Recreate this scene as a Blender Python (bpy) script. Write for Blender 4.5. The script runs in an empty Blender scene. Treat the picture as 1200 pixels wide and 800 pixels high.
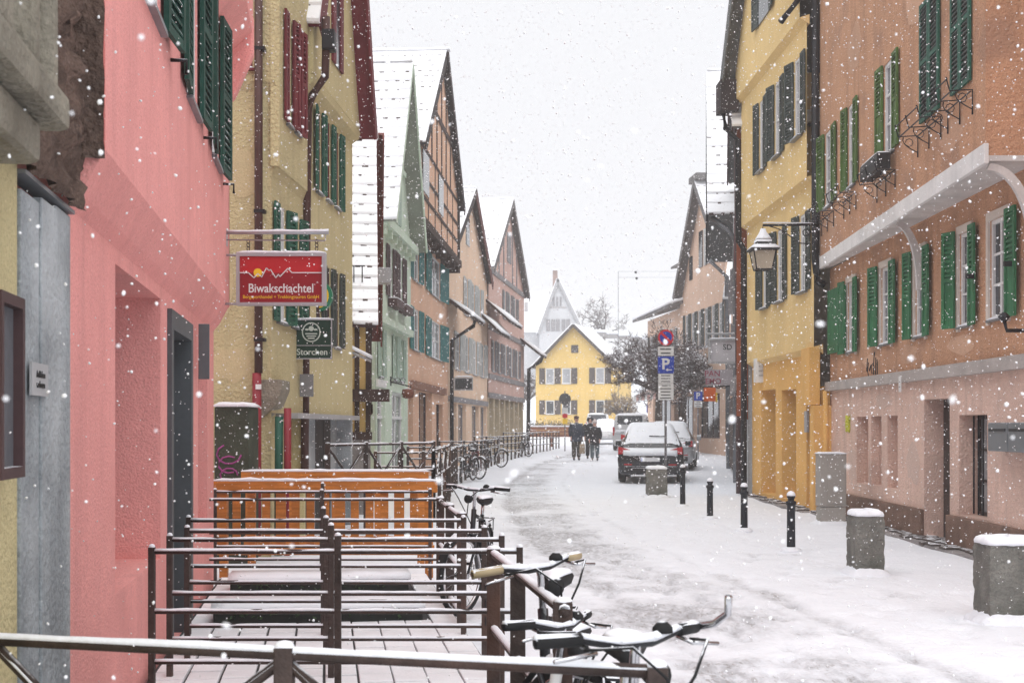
import bpy, bmesh, math, random
from mathutils import Vector, Matrix, noise

# ------------------------------------------------------------------ camera, sky, sun, exposure
F, HY, EYE = 1500.0, 500.0, 1.55          # focal length in photo pixels, horizon row, eye height
SC = bpy.context.scene
COL = SC.collection
cam_d = bpy.data.cameras.new('camera'); cam = bpy.data.objects.new('camera', cam_d); COL.objects.link(cam)
cam.location = (0, 0, EYE); cam.rotation_euler = (math.radians(90), 0, 0)
cam_d.sensor_width = 36; cam_d.lens = 36*F/1200; cam_d.shift_y = 100/1200
cam_d.clip_start = 0.05; cam_d.clip_end = 2000
cam_d.dof.use_dof = True; cam_d.dof.focus_distance = 11; cam_d.dof.aperture_fstop = 7.1
SC.camera = cam

SUN_EL, SUN_AZ = math.radians(63), math.radians(-176)
wd = bpy.data.worlds.new('World'); SC.world = wd; wd.use_nodes = True
nt = wd.node_tree; nt.nodes.clear()
sky = nt.nodes.new('ShaderNodeTexSky'); sky.sky_type = 'NISHITA'; sky.sun_disc = False
sky.sun_elevation = SUN_EL; sky.sun_rotation = math.radians(176); sky.air_density = 1.0; sky.dust_density = 6; sky.ozone_density = 1
mul = nt.nodes.new('ShaderNodeMix'); mul.data_type = 'RGBA'; mul.blend_type = 'MULTIPLY'; mul.inputs[0].default_value = 1
mul.inputs[7].default_value = (0.06, 0.06, 0.06, 1)
hs = nt.nodes.new('ShaderNodeHueSaturation'); hs.inputs['Saturation'].default_value = 0.15
mx = nt.nodes.new('ShaderNodeMix'); mx.data_type = 'RGBA'; mx.inputs[0].default_value = 0.93
mx.inputs[7].default_value = (0.560, 0.565, 0.586, 1)      # snow cloud, even from side to side
bg = nt.nodes.new('ShaderNodeBackground'); bg.inputs['Strength'].default_value = 1.0
wo = nt.nodes.new('ShaderNodeOutputWorld')
nt.links.new(sky.outputs[0], mul.inputs[6]); nt.links.new(mul.outputs[2], hs.inputs['Color'])
nt.links.new(hs.outputs[0], mx.inputs[6]); nt.links.new(mx.outputs[2], bg.inputs['Color']); nt.links.new(bg.outputs[0], wo.inputs[0])
sd = bpy.data.lights.new('sun', 'SUN'); sd.energy = 1.5; sd.angle = math.radians(80); sd.color = (1, 0.995, 0.985)
so = bpy.data.objects.new('sun', sd); COL.objects.link(so); so.rotation_euler = (math.radians(27), 0, math.radians(4)); so.location = (0, -10, 40)
SC.view_settings.view_transform = 'Standard'; SC.view_settings.look = 'None'
SC.view_settings.exposure = 0.80; SC.view_settings.gamma = 1.0; SC.view_settings.use_curve_mapping = False

# ------------------------------------------------------------------ helpers
RN = random.Random(11)
def ur(a, b): return RN.uniform(a, b)
def gz(Y): return 0.0 if Y < 36 else 0.011*(Y-36)
def px(x, y, Y): return Vector(((x-600)/F*Y, Y, EYE+(HY-y)/F*Y))
def pxg(x, Y, z=None): return Vector(((x-600)/F*Y, Y, gz(Y) if z is None else z))

class Fr:
    """a local frame: u along, n outwards, z up"""
    def __init__(s, O, U, N, Z=(0, 0, 1)):
        s.O, s.U, s.N, s.Z = Vector(O), Vector(U).normalized(), Vector(N).normalized(), Vector(Z).normalized()
    def P(s, u, n, z): return s.O + s.U*u + s.N*n + s.Z*z
    def sub(s, u, n, z, a=0.0, side=1):
        U = s.U*(math.cos(a)*side) + s.N*math.sin(a)
        N = s.N*math.cos(a) - s.U*(math.sin(a)*side)
        return Fr(s.P(u, n, z), U, N, s.Z)
    def hp(s, n, x, y):
        k = (x-600)/F
        u = (k*(s.O.y+s.N.y*n) - s.O.x - s.N.x*n)/(s.U.x-k*s.U.y)
        Y = s.O.y+s.U.y*u+s.N.y*n
        return u, EYE+(HY-y)/F*Y - s.O.z
WF = Fr((0, 0, 0), (1, 0, 0), (0, 1, 0))

ORG = {}
class MB:
    def __init__(s): s.v, s.f = [], []
    def add(s, pts, faces):
        b = len(s.v); s.v += [Vector(p) for p in pts]; s.f += [tuple(b+i for i in f) for f in faces]
        return s
    def box(s, fr, u0, u1, n0, n1, z0, z1):
        p = [fr.P(u, n, z) for z in (z0, z1) for n in (n0, n1) for u in (u0, u1)]
        return s.add(p, [(0, 2, 3, 1), (4, 5, 7, 6), (0, 1, 5, 4), (2, 6, 7, 3), (0, 4, 6, 2), (1, 3, 7, 5)])
    def prism(s, fr, poly, n0, n1):
        k = len(poly); p = [fr.P(u, n0, z) for u, z in poly] + [fr.P(u, n1, z) for u, z in poly]
        return s.add(p, [tuple(range(k)), tuple(range(2*k-1, k-1, -1))] + [(i, (i+1) % k, k+(i+1) % k, k+i) for i in range(k)])
    def loft(s, rings, caps=True, closed=True):
        k = len(rings[0]); fs = []
        for i in range(len(rings)-1):
            for j in range(k if closed else k-1):
                a, b = i*k+j, i*k+(j+1) % k
                fs.append((a, b, b+k, a+k))
        if caps: fs += [tuple(range(k-1, -1, -1)), tuple((len(rings)-1)*k+j for j in range(k))]
        return s.add([p for r in rings for p in r], fs)
    def tube(s, pts, r, seg=8, rz=None):
        pts = [Vector(p) for p in pts]; rs = r if isinstance(r, (list, tuple)) else [r]*len(pts)
        rings = []
        for i, p in enumerate(pts):
            d = (pts[min(i+1, len(pts)-1)]-pts[max(i-1, 0)])
            d = d.normalized() if d.length > 1e-9 else Vector((0, 0, 1))
            a = d.cross(Vector((0, 0, 1))) if abs(d.z) < .95 else d.cross(Vector((0, 1, 0)))
            a.normalize(); b = a.cross(d)
            rings.append([p + a*(math.cos(t)*rs[i]) + b*(math.sin(t)*rs[i]*(rz or 1)) for t in [2*math.pi*j/seg for j in range(seg)]])
        return s.loft(rings)
    def lathe(s, c, prof, seg=16, ax=(0, 0, 1), x=(1, 0, 0)):
        c, ax, x = Vector(c), Vector(ax).normalized(), Vector(x).normalized(); y = ax.cross(x)
        return s.loft([[c+ax*h+x*(r*math.cos(2*math.pi*j/seg))+y*(r*math.sin(2*math.pi*j/seg)) for j in range(seg)] for r, h in prof])
    def ball(s, c, r, seg=10, rings=6, sq=(1, 1, 1)):
        c = Vector(c); L = []
        for i in range(rings+1):
            a = -math.pi/2+math.pi*i/rings; rr = max(math.cos(a), 0.02)
            L.append([c+Vector((r*rr*math.cos(2*math.pi*j/seg)*sq[0], r*rr*math.sin(2*math.pi*j/seg)*sq[1], r*math.sin(a)*sq[2])) for j in range(seg)])
        return s.loft(L)
    def build(s, name, mat, parent=None, smooth=False, bevel=0, label=None, cat=None, group=None, kind=None, sub=0):
        me = bpy.data.meshes.new(name)
        if parent is None:
            xs = [v.x for v in s.v]; ys = [v.y for v in s.v]
            o0 = Vector(((min(xs)+max(xs))/2, (min(ys)+max(ys))/2, min(v.z for v in s.v)))
        else: o0 = ORG[parent.name]
        me.from_pydata([v-o0 for v in s.v], [], s.f)
        bm = bmesh.new(); bm.from_mesh(me)
        bmesh.ops.recalc_face_normals(bm, faces=bm.faces)
        if bevel: bmesh.ops.bevel(bm, geom=bm.edges[:], offset=bevel, segments=2, affect='EDGES', profile=.6, clamp_overlap=True)
        bm.to_mesh(me); bm.free()
        if smooth:
            for p in me.polygons: p.use_smooth = True
        me.materials.append(mat)
        o = bpy.data.objects.new(name, me); COL.objects.link(o)
        if parent is None: o.location = o0
        else: o.parent = parent
        ORG[o.name] = o0
        if sub:
            m = o.modifiers.new('sub', 'SUBSURF'); m.levels = m.render_levels = sub
        tag(o, label, cat, group, kind)
        return o
def tag(o, label=None, cat=None, group=None, kind=None):
    if label: o['label'] = label
    if cat: o['category'] = cat
    if group: o['group'] = group
    if kind: o['kind'] = kind
    return o
def empty(name, loc, label, cat, group=None):
    o = bpy.data.objects.new(name, None); COL.objects.link(o); o.location = loc; o.empty_display_size = .2
    ORG[o.name] = Vector(loc)
    return tag(o, label, cat, group)
def bx(name, mat, parent, fr, *d, bevel=0, **k): return MB().box(fr, *d).build(name, mat, parent, bevel=bevel, **k)
def tb(name, mat, parent, pts, r, seg=8, smooth=True, **k): return MB().tube(pts, r, seg).build(name, mat, parent, smooth=smooth, **k)
def copy_tree(o, parent=None, loc=None, rot=None):
    c = o.copy(); COL.objects.link(c); c.parent = parent
    if loc is not None: c.location = loc
    if rot is not None: c.rotation_euler = rot
    for ch in list(o.children): copy_tree(ch, c)
    return c
def lettering(body, parent, fr, u, n, z, size, mat, align='CENTER', name='lettering', bold=0.0, squash=1.0):
    cu = bpy.data.curves.new('t', 'FONT'); cu.body = body; cu.size = size; cu.align_x = align; cu.align_y = 'CENTER'
    cu.extrude = .002; cu.offset = bold
    t = bpy.data.objects.new('t', cu); COL.objects.link(t)
    me = bpy.data.meshes.new_from_object(t.evaluated_get(bpy.context.evaluated_depsgraph_get()))
    bpy.data.objects.remove(t); me.materials.clear(); me.materials.append(mat)
    o0 = ORG[parent.name]
    for v in me.vertices:
        v.co = fr.P(u+v.co.x*squash, n+v.co.z, z+v.co.y) - o0
    o = bpy.data.objects.new(name, me); COL.objects.link(o); o.parent = parent; ORG[o.name] = o0
    return o

# ------------------------------------------------------------------ materials
def lin(r, g, b): return tuple(((c/255)/12.92 if c < 10 else ((c/255+.055)/1.055)**2.4) for c in (r, g, b))
SNOWC = (0.84, 0.86, 0.91)
def M(name, col, rough=.8, var=.12, scale=2.5, bump=0, bscale=70, streak=0, metal=0, dust=0, grain=None, stain=None, spec=.3, coat=0, speck=0):
    m = bpy.data.materials.new(name); m.use_nodes = True; N = m.node_tree.nodes; L = m.node_tree.links
    b = N['Principled BSDF']; b.inputs['Roughness'].default_value = rough; b.inputs['Metallic'].default_value = metal
    b.inputs['Specular IOR Level'].default_value = spec; b.inputs['Coat Weight'].default_value = coat
    tc = N.new('ShaderNodeTexCoord'); co = tc.outputs['Object']
    def nz(sc, det=5, mp=None):
        src = co
        if mp:
            q = N.new('ShaderNodeMapping'); q.inputs['Scale'].default_value = mp; L.new(co, q.inputs[0]); src = q.outputs[0]
        n = N.new('ShaderNodeTexNoise'); n.inputs['Scale'].default_value = sc; n.inputs['Detail'].default_value = det
        L.new(src, n.inputs['Vector']); return n.outputs['Fac']
    def rng(f, a, c, lo=0, hi=1):
        r = N.new('ShaderNodeMapRange'); r.inputs[1].default_value = a; r.inputs[2].default_value = c
        r.inputs[3].default_value = lo; r.inputs[4].default_value = hi; L.new(f, r.inputs[0]); return r.outputs[0]
    def mix(f, a, c):
        q = N.new('ShaderNodeMix'); q.data_type = 'RGBA'
        L.new(f, q.inputs[0]) if not isinstance(f, float) else setattr(q.inputs[0], 'default_value', f)
        for i, w in ((6, a), (7, c)):
            if isinstance(w, tuple): q.inputs[i].default_value = (*w, 1)
            else: L.new(w, q.inputs[i])
        return q.outputs[2]
    lo = tuple(max(c*(1-var), 0) for c in col); hi = tuple(min(c*(1+var), 1) for c in col)
    c = mix(rng(nz(scale, 6), .3, .7), lo, hi)
    if var > 0: c = mix(rng(nz(scale*14, 4), .42, .62, 0, .45), c, tuple(k*(1-.9*var) for k in col))
    if speck: c = mix(rng(nz(75, 3), .54, .66, 0, speck), c, tuple(k*.62 for k in col)); c = mix(rng(nz(58, 3), .60, .70, 0, speck*.8), c, tuple(min(1, k*1.35+.05) for k in col))
    if grain: c = mix(rng(nz(1, 6, grain), .38, .66, 0, .75), c, tuple(k*.55 for k in col))
    if streak: c = mix(rng(nz(1, 5, (5, 5, .45)), .5, .75, 0, streak), c, tuple(k*.6 for k in col))
    if stain: c = mix(rng(nz(1.3, 6), .52, .68, 0, stain[3] if len(stain) > 3 else .8), c, tuple(stain[:3]))
    if dust:
        g = N.new('ShaderNodeNewGeometry'); s = N.new('ShaderNodeSeparateXYZ'); L.new(g.outputs['Normal'], s.inputs[0])
        a = N.new('ShaderNodeMath'); a.operation = 'MULTIPLY_ADD'; L.new(nz(9, 5), a.inputs[0]); a.inputs[1].default_value = .9; a.inputs[2].default_value = -.45
        d = N.new('ShaderNodeMath'); d.operation = 'ADD'; L.new(s.outputs[2], d.inputs[0]); L.new(a.outputs[0], d.inputs[1])
        c = mix(rng(d.outputs[0], 1-dust, 1.12-dust), c, SNOWC)
    L.new(c, b.inputs['Base Color'])
    if bump:
        bp = N.new('ShaderNodeBump'); bp.inputs['Strength'].default_value = bump; bp.inputs['Distance'].default_value = .045 if speck else .02
        L.new(nz(bscale, 6, grain), bp.inputs['Height']) if grain else L.new(nz(bscale, 6), bp.inputs['Height'])
        L.new(bp.outputs[0], b.inputs['Normal'])
    return m
def stucco(name, rgb, **k):
    k = {**dict(rough=.92, var=.09, scale=.9, speck=.5, bump=.55, bscale=55, streak=.16), **k}
    return M(name, rgb, **k)
def glassmat(name, col, rough=.08):
    return M(name, col, rough=rough, var=.25, scale=1.5, spec=.6)
snow = M('snow', SNOWC, rough=.75, var=.035, scale=5, bump=.35, bscale=35, spec=.25)
snow_r = M('roof_snow', (.86, .865, .89), rough=.8, var=.03, scale=3, bump=.3, bscale=12, spec=.2)
dark_tile = M('dark_roof_tile', (.075, .05, .045), var=.3, scale=8, rough=.85)
rust = M('rusty_brown_steel', (.062, .044, .039), rough=.65, var=.4, scale=10, bump=.35, bscale=60, metal=.2, dust=.10, stain=(.12, .055, .035, .7))
iron = M('black_iron', (.022, .022, .026), rough=.5, var=.3, scale=10, metal=.3, dust=.25)
zinc = M('grey_zinc', (.24, .25, .27), rough=.45, var=.15, scale=6, metal=.6, dust=.2)
pipe_b = M('brown_pipe', (.075, .035, .03), rough=.5, var=.2, scale=5, metal=.3)
pipe_r = M('red_pipe', (.24, .018, .03), rough=.5, var=.15, scale=5)
glass = glassmat('window_glass', (.035, .042, .05))
glass_l = glassmat('pale_window_glass', (.16, .17, .19), .15)
glass_w = glassmat('curtained_window_glass', (.34, .35, .37), .2)
white_p = M('white_paint', (.72, .72, .72), rough=.5, var=.06, scale=4)
grey_p = M('grey_paint', (.36, .36, .37), rough=.6, var=.1, scale=4)
black_p = M('black_paint', (.02, .02, .022), rough=.5, var=.2, dust=.1)
sg_dark = M('dark_green_paint', (.016, .095, .062), rough=.6, var=.25, scale=6, dust=.22)
sg_mid = M('green_paint', (.035, .175, .075), rough=.6, var=.3, scale=6, dust=.15, grain=(30, 30, 2))
sg_yel = M('yellow_green_paint', (.085, .16, .035), rough=.65, var=.35, scale=7, dust=.15, grain=(30, 30, 2))
sg_grey = M('grey_green_paint', (.055, .068, .062), rough=.65, var=.25, scale=6, dust=.15)
sg_red = M('red_brown_paint', (.15, .022, .03), rough=.6, var=.2, dust=.12)
sg_brown = M('dark_brown_paint', (.075, .04, .042), rough=.6, var=.2, dust=.12)
sg_teal = M('teal_paint', (.035, .20, .20), rough=.6, var=.2, dust=.15)
sg_pale = M('pale_green_paint', (.36, .46, .39), rough=.6, var=.1)
sg_white = M('off_white_paint', (.52, .53, .52), rough=.6, var=.12)
sg_gray = M('weathered_grey_paint', (.25, .24, .25), rough=.7, var=.2)
timber = M('dark_timber', (.075, .045, .038), rough=.85, var=.3, scale=5, bump=.4, grain=(40, 40, 3))
fir = M('orange_varnished_wood', (.56, .20, .035), rough=.5, var=.22, scale=4, bump=.15, grain=(3, 3, 40), dust=.06)
W_pink = stucco('pink_stucco', (.85, .365, .34), bump=.32, bscale=70, streak=.3, speck=.5, stain=(.75, .315, .29, .6))
W_cream = stucco('cream_stucco', (.60, .515, .29), bump=1.0, bscale=30, streak=.3, stain=(.46, .39, .23, .6))
W_creamb = stucco('pale_yellow_stucco', (.62, .535, .30), streak=.34)
W_green = stucco('mint_stucco', (.60, .70, .575), bump=.2)
W_orng = stucco('apricot_stucco', (.76, .47, .325), bump=.3)
W_peach = stucco('peach_stucco', (.83, .60, .44), bump=.3)
W_rose = stucco('rose_stucco', (.68, .46, .40), bump=.3, streak=.3)
W_terra = stucco('terracotta_stucco', (.60, .335, .205), bump=.9, bscale=30, streak=.55, speck=.8, stain=(.42, .245, .165, .9))
W_salmon = stucco('salmon_stucco', (.75, .525, .44), bump=.8, bscale=32, streak=.5, speck=.6, stain=(.57, .41, .35, .8))
W_yel = stucco('warm_yellow_stucco', (.80, .58, .27), bump=.3, streak=.15)
W_ochre = stucco('ochre_stucco', (.78, .455, .15), bump=.3, streak=.15)
W_yhouse = stucco('sunny_yellow_stucco', (.72, .50, .17), bump=.2, streak=.2)
W_white = stucco('white_stucco', (.56, .565, .58), bump=.2)
W_grey = stucco('grey_stucco', (.40, .38, .38), bump=.3, streak=.3)
W_fary = stucco('far_ochre_stucco', (.76, .54, .41), bump=.2)
brownrough = M('rough_brown_render', (.15, .10, .08), rough=.95, var=.45, scale=7, bump=1.0, bscale=26, speck=.6, stain=(.08, .055, .045, .8))
stone = M('grey_sandstone', (.30, .275, .22), rough=.95, var=.25, scale=3, bump=.8, bscale=30, speck=.5, streak=.5, stain=(.15, .13, .10, .85))
concrete = M('weathered_concrete', (.21, .205, .185), rough=.95, var=.3, scale=5, bump=.9, bscale=35, speck=.5, streak=.7, stain=(.06, .068, .052, .95), dust=.14)
plinth_m = M('brown_plinth', (.20, .125, .095), rough=.95, var=.25, scale=4, bump=.7, bscale=40)
greywood = M('grey_weathered_wood', (.33, .36, .38), rough=.9, var=.22, scale=3.5, bump=.5, bscale=30, streak=.6, speck=.5, stain=(.52, .55, .57, .7))

# ------------------------------------------------------------------ ground
def lerp_pts(tab, y):
    if y <= tab[0][0]: return tab[0][1]
    for (a, b), (c, d) in zip(tab, tab[1:]):
        if y <= c: return b+(d-b)*(y-a)/(c-a)
    return tab[-1][1]
TRK = [(2, 2.3), (5, 2.05), (8.6, 1.72), (11.6, 1.4), (15, 1.0), (19.4, .65), (25.8, .34), (35.8, .3), (48, 1.3), (60, 3.0), (80, 6)]
def make_ground():
    xs = []; x = -160.0
    while x < 170:
        xs.append(x); x += .062 if -1.0 < x < 5.4 else .12 if -3 < x < 6.4 else (.3 if -8 < x < 14 else 4)
    ys = []; y = -25.0
    while y < 420:
        ys.append(y); y += .062 if 5.0 < y < 15 else .1 if 2.5 < y <= 5.0 else (.16 if y < 30 and y > 0 else (.5 if 0 < y < 90 else 6))
    vs, cols = [], []
    prints = {}; rg_ = random.Random(77)
    def foot(x, y, a):
        for gx in (-1, 0, 1):
            for gy in (-1, 0, 1): prints.setdefault((int(x*2)+gx, int(y*2)+gy), []).append((x, y, math.cos(a), math.sin(a)))
    for lane in range(15):
        off = rg_.gauss(0, .9) if lane < 9 else rg_.uniform(1.6, 3.4); y = rg_.uniform(4, 7); drift_ = rg_.uniform(-.02, .02)
        k = 0
        while y < 24:
            c0 = lerp_pts(TRK, y); foot(c0+off+drift_*(y-10)+(.11 if k % 2 else -.11)+rg_.gauss(0, .03), y, math.pi/2+rg_.gauss(.1, .15)); y += rg_.uniform(.55, .75); k += 1
    for y in ys:
        c = lerp_pts(TRK, y); wdt = 1.05 if y < 14 else .8
        for x in xs:
            d = abs(x-c)/wdt
            z = gz(y); t = 0
            if -8 < x < 14 and 0 < y < 95:
                p = Vector((x, y, 0))
                a = noise.noise(p*.7); b = noise.noise(p*2.6+Vector((9, 3, 1))); f = noise.noise(p*6.5)
                t = max(0, 1-d*d*.55)*(.62+.55*a+.35*b)
                t += max(0, .8-abs(x-c-2.2)*.9)*(.35+.5*b) if y < 17 else 0
                t += max(0, .35-abs(x-c+1.3)*.6)*(.3+.5*b)
                rut = max(0, 1-abs(abs(x-c-.35)-.75)/.2)*(.75+.4*a) if y > 5 else 0
                t = t+.55*rut
                fp = 0
                if y < 25:
                    for fx, fy, ca, sa in prints.get((int(x*2), int(y*2)), ()):
                        dx, dy = x-fx, y-fy; la, lb = (dx*ca+dy*sa)/.17, (-dx*sa+dy*ca)/.075; q = la*la+lb*lb
                        if q < 2.4: fp = max(fp, (1-q) if q < 1 else -.35*(1-abs(q-1.5)/.9))
                t = min(max(t+.30*max(fp, 0), 0), 1)
                rough_ = .3+.7*t
                z += .035*a+.022*b*rough_+.016*f*rough_ - .028*t - .028*fp - .02*rut
                if -3 < x < 6.4 and 2.5 < y < 16: z += .012*noise.noise(p*13)*rough_
            elif abs(x) > 14 or y > 95: z += .3*noise.noise(Vector((x, y, 0))*.05)
            vs.append((x, y, z-.02)); cols.append(t)
    nx = len(xs)
    fs = [(j*nx+i, j*nx+i+1, (j+1)*nx+i+1, (j+1)*nx+i) for j in range(len(ys)-1) for i in range(nx-1)]
    me = bpy.data.meshes.new('street'); me.from_pydata(vs, [], fs)
    for p in me.polygons: p.use_smooth = True
    at = me.attributes.new('slush', 'FLOAT', 'POINT'); at.data.foreach_set('value', cols)
    m = bpy.data.materials.new('trodden_snow'); m.use_nodes = True; N = m.node_tree.nodes; L = m.node_tree.links
    b = N['Principled BSDF']; b.inputs['Roughness'].default_value = .7; b.inputs['Specular IOR Level'].default_value = .25
    tc = N.new('ShaderNodeTexCoord')
    def nz(sc, det=6, mp=None):
        n = N.new('ShaderNodeTexNoise'); n.inputs['Scale'].default_value = sc; n.inputs['Detail'].default_value = det; n.inputs['Roughness'].default_value = .62
        if mp:
            q = N.new('ShaderNodeMapping'); q.inputs['Scale'].default_value = mp; L.new(tc.outputs['Object'], q.inputs[0]); L.new(q.outputs[0], n.inputs['Vector'])
        else: L.new(tc.outputs['Object'], n.inputs['Vector'])
        return n.outputs['Fac']
    def math2(op, a, c):
        q = N.new('ShaderNodeMath'); q.operation = op
        for i, w in enumerate((a, c)):
            if isinstance(w, (int, float)): q.inputs[i].default_value = w
            else: L.new(w, q.inputs[i])
        return q.outputs[0]
    def rng(f, a, c, lo=0, hi=1):
        r = N.new('ShaderNodeMapRange'); r.inputs[1].default_value = a; r.inputs[2].default_value = c; r.inputs[3].default_value = lo; r.inputs[4].default_value = hi
        L.new(f, r.inputs[0]); return r.outputs[0]
    def mix(f, a, c):
        q = N.new('ShaderNodeMix'); q.data_type = 'RGBA'; L.new(f, q.inputs[0])
        for i, w in ((6, a), (7, c)):
            if isinstance(w, tuple): q.inputs[i].default_value = (*w, 1)
            else: L.new(w, q.inputs[i])
        return q.outputs[2]
    at_n = N.new('ShaderNodeAttribute'); at_n.attribute_name = 'slush'; sl = at_n.outputs['Fac']
    patch = rng(math2('ADD', math2('MULTIPLY', sl, .8), math2('MULTIPLY', nz(1.6, 8, (1.5, .5, 1)), .62)), .56, 1.06)
    fine = rng(nz(1, 9, (13, 5, 9)), .36, .64)
    gr = math2('MULTIPLY', patch, math2('ADD', math2('MULTIPLY', fine, .75), .35))
    c = mix(rng(nz(3, 6), .3, .7), (.79, .81, .865), SNOWC)
    c = mix(rng(gr, 0, 1, 0, .95), c, (.38, .38, .40))
    spk = rng(math2('MULTIPLY', rng(nz(1, 9, (24, 9, 20)), .52, .64), math2('ADD', patch, .05)), .2, .9, 0, .6)
    c = mix(spk, c, (.27, .245, .235))
    L.new(c, b.inputs['Base Color'])
    bp = N.new('ShaderNodeBump'); bp.inputs['Strength'].default_value = .55; bp.inputs['Distance'].default_value = .03
    L.new(math2('ADD', nz(18, 8), math2('MULTIPLY', nz(5, 4), 1.5)), bp.inputs['Height']); L.new(bp.outputs[0], b.inputs['Normal'])
    me.materials.append(m)
    o = bpy.data.objects.new('street', me); COL.objects.link(o)
    tag(o, 'snow covered street with trodden grey slush tracks', None, None, 'structure')
make_ground()

# ------------------------------------------------------------------ building kit
def wall(h, fr, n, u0, u1, z0, z1, holes, mat, depth=.2, name='wall', label=None):
    """a facade with real openings and reveals"""
    us = sorted({u0, u1, *[min(max(q, u0), u1) for hh in holes for q in hh[:2]]}); zs = sorted({z0, z1, *[min(max(q, z0), z1) for hh in holes for q in hh[2:4]]})
    m = MB()
    for a, b in zip(us, us[1:]):
        for c, d in zip(zs, zs[1:]):
            cu, cz = (a+b)/2, (c+d)/2
            if b-a < 1e-6 or d-c < 1e-6 or any(hh[0] < cu < hh[1] and hh[2] < cz < hh[3] for hh in holes): continue
            m.add([fr.P(a, n, c), fr.P(b, n, c), fr.P(b, n, d), fr.P(a, n, d)], [(0, 1, 2, 3)])
    for hh in holes:
        a, b, c, d = hh[:4]; dp = hh[4] if len(hh) > 4 else depth
        q = [fr.P(a, n, c), fr.P(b, n, c), fr.P(b, n, d), fr.P(a, n, d)]; r = [fr.P(a, n-dp, c), fr.P(b, n-dp, c), fr.P(b, n-dp, d), fr.P(a, n-dp, d)]
        m.add(q+r, [(0, 1, 5, 4), (1, 2, 6, 5), (2, 3, 7, 6), (3, 0, 4, 7), (4, 5, 6, 7)])
    bm_o = m.build(name, mat, h, label=label)
    return bm_o
def window(h, fr, n, u0, u1, z0, z1, depth=.065, fm=None, gm=None, cross=(1, 1), t=.05, sill=True, sm=None, snowy=True, so=.05):
    """frame and glazing set into an opening; origin plane is the recessed back"""
    fm = fm or white_p; gm = gm or RN.choice((glass, glass, glass_l, glass_w)); nb = n-depth
    m = MB()
    m.box(fr, u0, u0+t, nb-.01, nb+.05, z0, z1).box(fr, u1-t, u1, nb-.01, nb+.05, z0, z1)
    m.box(fr, u0+t, u1-t, nb-.01, nb+.05, z0, z0+t).box(fr, u0+t, u1-t, nb-.01, nb+.05, z1-t, z1)
    w = m.build('window', fm, h)
    us = [u0+t+(u1-u0-2*t)*i/(cross[0]+1) for i in range(cross[0]+2)]; zs = [z0+t+(z1-z0-2*t)*i/(cross[1]+1) for i in range(cross[1]+2)]
    for i in range(1, cross[0]+1): bx('mullion', fm, w, fr, us[i]-.018, us[i]+.018, nb, nb+.045, z0+t, z1-t)
    for i in range(1, cross[1]+1): bx('glazing_bar', fm, w, fr, u0+t, u1-t, nb, nb+.042, zs[i]-.014, zs[i]+.014)
    bx('pane', gm, w, fr, u0+t*.5, u1-t*.5, nb+.006, nb+.018, z0+t*.5, z1-t*.5)
    if sill:
        s = bx('sill', sm or zinc, w, fr, u0-.03, u1+.03, nb+.02, n+so, z0-.028, z0-.003)
        if snowy: snowbar('snow', w, fr, u0-.02, u1+.02, n-depth+.06, n+so-.01, z0, .03)
    return w
def snowbar(name, h, fr, u0, u1, n0, n1, z, th, k=8, mat=None):
    m = MB(); rings = []
    for i in range(k+1):
        u = u0+(u1-u0)*i/k; q = th*(.65+.6*abs(noise.noise(Vector((u*7.3+z*3, n0*5, z)))))*(.5 if i in (0, k) else 1)
        e = (n1-n0)*.12
        rings.append([fr.P(u, n0, z), fr.P(u, n1, z), fr.P(u, n1-e*.2, z+q*.6), fr.P(u, n1-e*1.4, z+q), fr.P(u, n0+e*1.4, z+q), fr.P(u, n0, z+q*.7)])
    return m.loft(rings).build(name, mat or snow, h, smooth=True)
def shutter(h, fr, u, n, z0, z1, w, side, mat, ang=0.06, slats=True, panels=2, lm=None):
    """one shutter leaf hinged at u; side -1 or 1 is the way it lies on the wall"""
    s = fr.sub(u, n+.012+ur(0, .008), ur(-.012, .012), ang*ur(.6, 1.35), side); t = .03; f = .055
    m = MB().box(s, 0, f, 0, t, z0, z1).box(s, w-f, w, 0, t, z0, z1)
    zs = [z0+(z1-z0)*i/panels for i in range(panels+1)]
    for i, z in enumerate(zs): 
        a = z if i == 0 else (z-f if i == panels else z-f/2)
        m.box(s, f, w-f, 0.001, t-.001, a, a+f)
    o = m.build('shutter', mat, h)
    l = MB()
    for i in range(panels):
        a, b = zs[i]+f*(1 if i == 0 else .5), zs[i+1]-f*(1 if i == panels-1 else .5)
        if slats and (panels == 1 or slats == 2 or i > 0):
            k = max(3, int((b-a)/.055))
            for j in range(k):
                z = a+(b-a)*(j+.5)/k
                l.add([s.P(f, .004, z+.022), s.P(w-f, .004, z+.022), s.P(w-f, t-.006, z-.012), s.P(f, t-.006, z-.012),
                       s.P(f, .012, z+.028), s.P(w-f, .012, z+.028), s.P(w-f, t-.002, z-.002), s.P(f, t-.002, z-.002)],
                      [(0, 1, 2, 3), (7, 6, 5, 4), (3, 2, 6, 7), (0, 4, 5, 1), (0, 3, 7, 4), (1, 5, 6, 2)])
            l.box(s, f, w-f, .001, .003, a, b)
        else:
            bx('panel', mat, o, s, f, w-f, .012, t-.014, a, b)
    if l.v: l.build('louvre', lm or mat, o, kind='stuff')
    return o
def hinge(h, fr, u, n, z): bx('hinge', iron, h, fr, u-.02, u+.02, n, n+.09, z-.03, z+.03)
def beam(h, fr, u0, z0, u1, z1, w, n0, n1, mat, name='timber'):
    d = Vector((u1-u0, z1-z0)); d.normalize(); p = Vector((-d.y, d.x))*w/2
    return MB().prism(fr, [(u0+p.x, z0+p.y), (u1+p.x, z1+p.y), (u1-p.x, z1-p.y), (u0-p.x, z0-p.y)], n0, n1).build(name, mat, h)
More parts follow.
